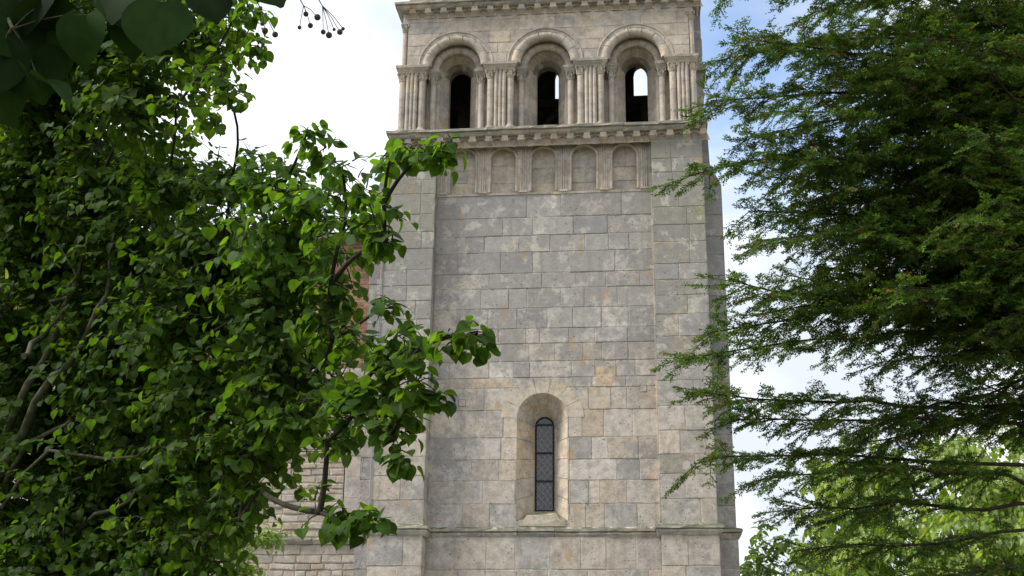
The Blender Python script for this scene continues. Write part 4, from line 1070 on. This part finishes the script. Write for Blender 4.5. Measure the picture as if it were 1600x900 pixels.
for (P_, rad, start) in brs:
    n_ = len(P_); P_ = P_ + np.cumsum(r.normal(0, .028, (n_, 3)), axis=0) * np.sin(np.linspace(0, math.pi, n_))[:, None]
    mb.tube(list(P_), np.linspace(rad, .004, len(P_)), 6, (.05, .04, .03), caps=False)
    L_ = np.sum(np.linalg.norm(np.diff(P_, axis=0), axis=1)); n = int(L_ * (1 - start) / (.033 if start > .2 else .048))
    for j in range(n):
        t_ = start + (1 - start) * (j + r.uniform(0, 1)) / n
        p, ax = along(P_, min(t_, .999)); ax = ax / np.linalg.norm(ax)
        side = np.cross(ax, [0, 0, 1]); side /= np.linalg.norm(side) + 1e-6
        s = 1 if j % 2 else -1
        d = ax * r.uniform(.2, .9) + side * s * r.uniform(.3, .95) + np.array([0, 0, r.uniform(-.5, .28)]); d /= np.linalg.norm(d)
        l2 = (.42 * (1 - .5 * t_) + .06) * r.uniform(.55, 1.2)
        q1 = p + d * l2 * .6; q2 = p + d * l2 + np.array([0, 0, r.uniform(-.22, .14) * l2]) + r.normal(0, .08, 3) * l2
        tw_ = np.array(bez(p, q1, q2, 5)); mb.tube(list(tw_), np.linspace(.0042, .0018, 5), 3, (.05, .04, .03), caps=False)
        m_ = max(3, int(l2 / .024))
        for k in range(m_):
            t2 = .12 + .88 * (k + .5) / m_; pp, a2 = along(tw_, t2); a2 = a2 / np.linalg.norm(a2)
            s2 = np.cross(a2, [0, 0, 1]); s2 /= np.linalg.norm(s2) + 1e-6
            dd = a2 * r.uniform(.45, 1.0) + s2 * (1 if k % 2 else -1) * r.uniform(.3, .9) + np.array([0, 0, r.uniform(-.45, .3)]); dd /= np.linalg.norm(dd)
            sl2 = r.uniform(.04, .10) * (1.1 - .3 * t2)
            shoots.append((pp, pp + dd * sl2 + np.array([0, 0, -.05 * sl2])))
        shoots.append((tw_[3], tw_[4] + (tw_[4] - tw_[3]) * .6))
mb.build('branches', YEW_BARK, yew)
S0 = np.array([s[0] for s in shoots]); S1 = np.array([s[1] for s in shoots])
NN = 16      # needles per shoot, two ranks
tt = np.tile(np.linspace(.06, 1.0, NN), (len(S0), 1)) + r.normal(0, .02, (len(S0), NN))
ax = S1 - S0; ln_ = np.linalg.norm(ax, axis=1, keepdims=True); ax /= ln_
upn = np.tile([0, 0, 1.0], (len(S0), 1)) + r.normal(0, .45, (len(S0), 3))
sd = np.cross(ax, upn); sd /= np.linalg.norm(sd, axis=1, keepdims=True)
sg = np.where(np.arange(NN) % 2 == 0, 1.0, -1.0)
pb = S0[:, None, :] + (S1 - S0)[:, None, :] * tt[..., None]
nd = ax[:, None, :] * .75 + sd[:, None, :] * sg[None, :, None] * .85 + r.normal(0, .36, (len(S0), NN, 3)); nd /= np.linalg.norm(nd, axis=2, keepdims=True)
nlen = r.uniform(.018, .031, (len(S0), NN, 1)) * (1.15 - .45 * tt[..., None])
wd = np.cross(nd, np.cross(ax, sd)[:, None, :] + r.normal(0, .5, (len(S0), NN, 3))); wd /= np.linalg.norm(wd, axis=2, keepdims=True) + 1e-9
hw = .0044
mid_ = pb + nd * nlen * .5
quad = np.stack([pb, mid_ + wd * hw, pb + nd * nlen, mid_ - wd * hw], axis=2).reshape(-1, 3)
tone_s = np.array([(.060, .118, .020), (.082, .155, .024), (.125, .20, .032), (.042, .088, .016), (.17, .125, .035)])[r.choice(5, len(S0), p=[.36, .28, .14, .17, .05])] * r.uniform(.75, 1.25, (len(S0), 1))
np_mesh('needles', quad, 4, np.repeat(tone_s, NN, 0), YEW_NEEDLE, yew)

# ------------------------------------------------------------------ lighter trees behind
def small_tree(name, label, cat, loc, clumps, seed, tones, size, density, mat, tmpl, tr=.14, droop=.6, spacing=.06, rootz=1.5):
    o = thing(name, label, cat, loc); r = tree_rng(seed)
    v, tn, tw, _ = leafy(clumps, r, density, size, tones, tmpl, droop=droop, spacing=spacing)
    np_mesh('leaves', v, 4, tn, mat, o)
    mb = MB(); mb.tube([loc, (loc[0] + .05, loc[1], rootz * .5), (loc[0], loc[1] + .03, rootz)], [tr, tr * .8, tr * .7], 10, (.1, .1, .1))
    mb.build('trunk', BARK, o, smooth=True)
    mb = MB()
    for p, rd in skeleton((loc[0], loc[1] + .03, rootz), [c[:3] for c in clumps], r): mb.tube(p, rd, 5, (.1, .1, .1), caps=False)
    for p in tw: mb.tube([p[0], p[3], p[5]], [.006, .004, .002], 3, (.1, .1, .1), caps=False)
    mb.build('branches', BARK, o, smooth=True)
    return o
r = tree_rng(5); cl = []
for k in range(44):
    a = r.uniform(0, 2 * math.pi); q = r.uniform(.2, 1) ** .5; z = r.uniform(2.0, 5.2)
    rr = 2.0 * (1 - ((z - 3.3) / 2.6) ** 2) ** .5
    cl.append((6.1 + q * rr * math.cos(a), -5.6 + q * rr * math.sin(a), z, r.uniform(.45, .65)))
for k in range(34):
    a = r.uniform(0, 2 * math.pi); q = r.uniform(.1, 1) ** .5; z = r.uniform(2.2, 5.3); cl.append((7.6 + q * 2.0 * math.cos(a), -5.2 + q * 1.6 * math.sin(a), z, r.uniform(.45, .65)))
cl += [(4.45, -6.1, 4.4, .4), (4.2, -5.9, 3.5, .4), (4.9, -6.2, 3.1, .45), (5.2, -6.2, 4.6, .45), (4.6, -6.0, 2.6, .4)]
small_tree('cherry_tree', 'sunlit yellow green leafy tree glowing behind the lower boughs of the dark yew', 'tree', (6.1, -5.6, 0), cl, 31,
           [(.19, .275, .055), (.24, .33, .07), (.15, .235, .05), (.26, .33, .09)], .092, 125, BRIGHT_LEAF, NARROW, droop=1.1, spacing=.055)
r = tree_rng(6); cl = []
for k in range(60):
    z = r.uniform(2.5, 7.6); rr = 1.9 * (1 - ((z - 4.6) / 3.4) ** 2) ** .5; a = r.uniform(0, 6.28); q = r.uniform(.1, 1) ** .5
    cl.append((6.7 + 1.35 * q * rr * math.cos(a), 23.0 + q * rr * math.sin(a), z + .3 * math.sin(k), r.uniform(.35, .7)))
small_tree('distant_tree', 'small far tree with grey green crown just right of the tower foot', 'tree', (6.7, 23.0, 0), cl, 32,
           [(.05, .085, .03), (.06, .10, .035), (.075, .115, .045)], .2, 36, LINDEN_LEAF, NARROW, tr=.2, droop=.2, spacing=.11)
r = tree_rng(8); cl = []
for k in range(26):
    z = r.uniform(1.6, 4.2); a = r.uniform(0, 6.28); q = r.uniform(0, 1) ** .5; rr = .8
    cl.append((-3.75 + q * rr * math.cos(a), -5.8 + q * rr * math.sin(a), z, r.uniform(.22, .36)))
small_tree('young_tree', 'bright lime green young tree low on the left in front of the rubble wall', 'tree', (-3.75, -5.8, 0), cl, 33,
           [(.17, .25, .06), (.22, .29, .08), (.13, .21, .05)], .085, 330, BRIGHT_LEAF, NARROW, tr=.06, droop=.2, spacing=.04, rootz=1.2)
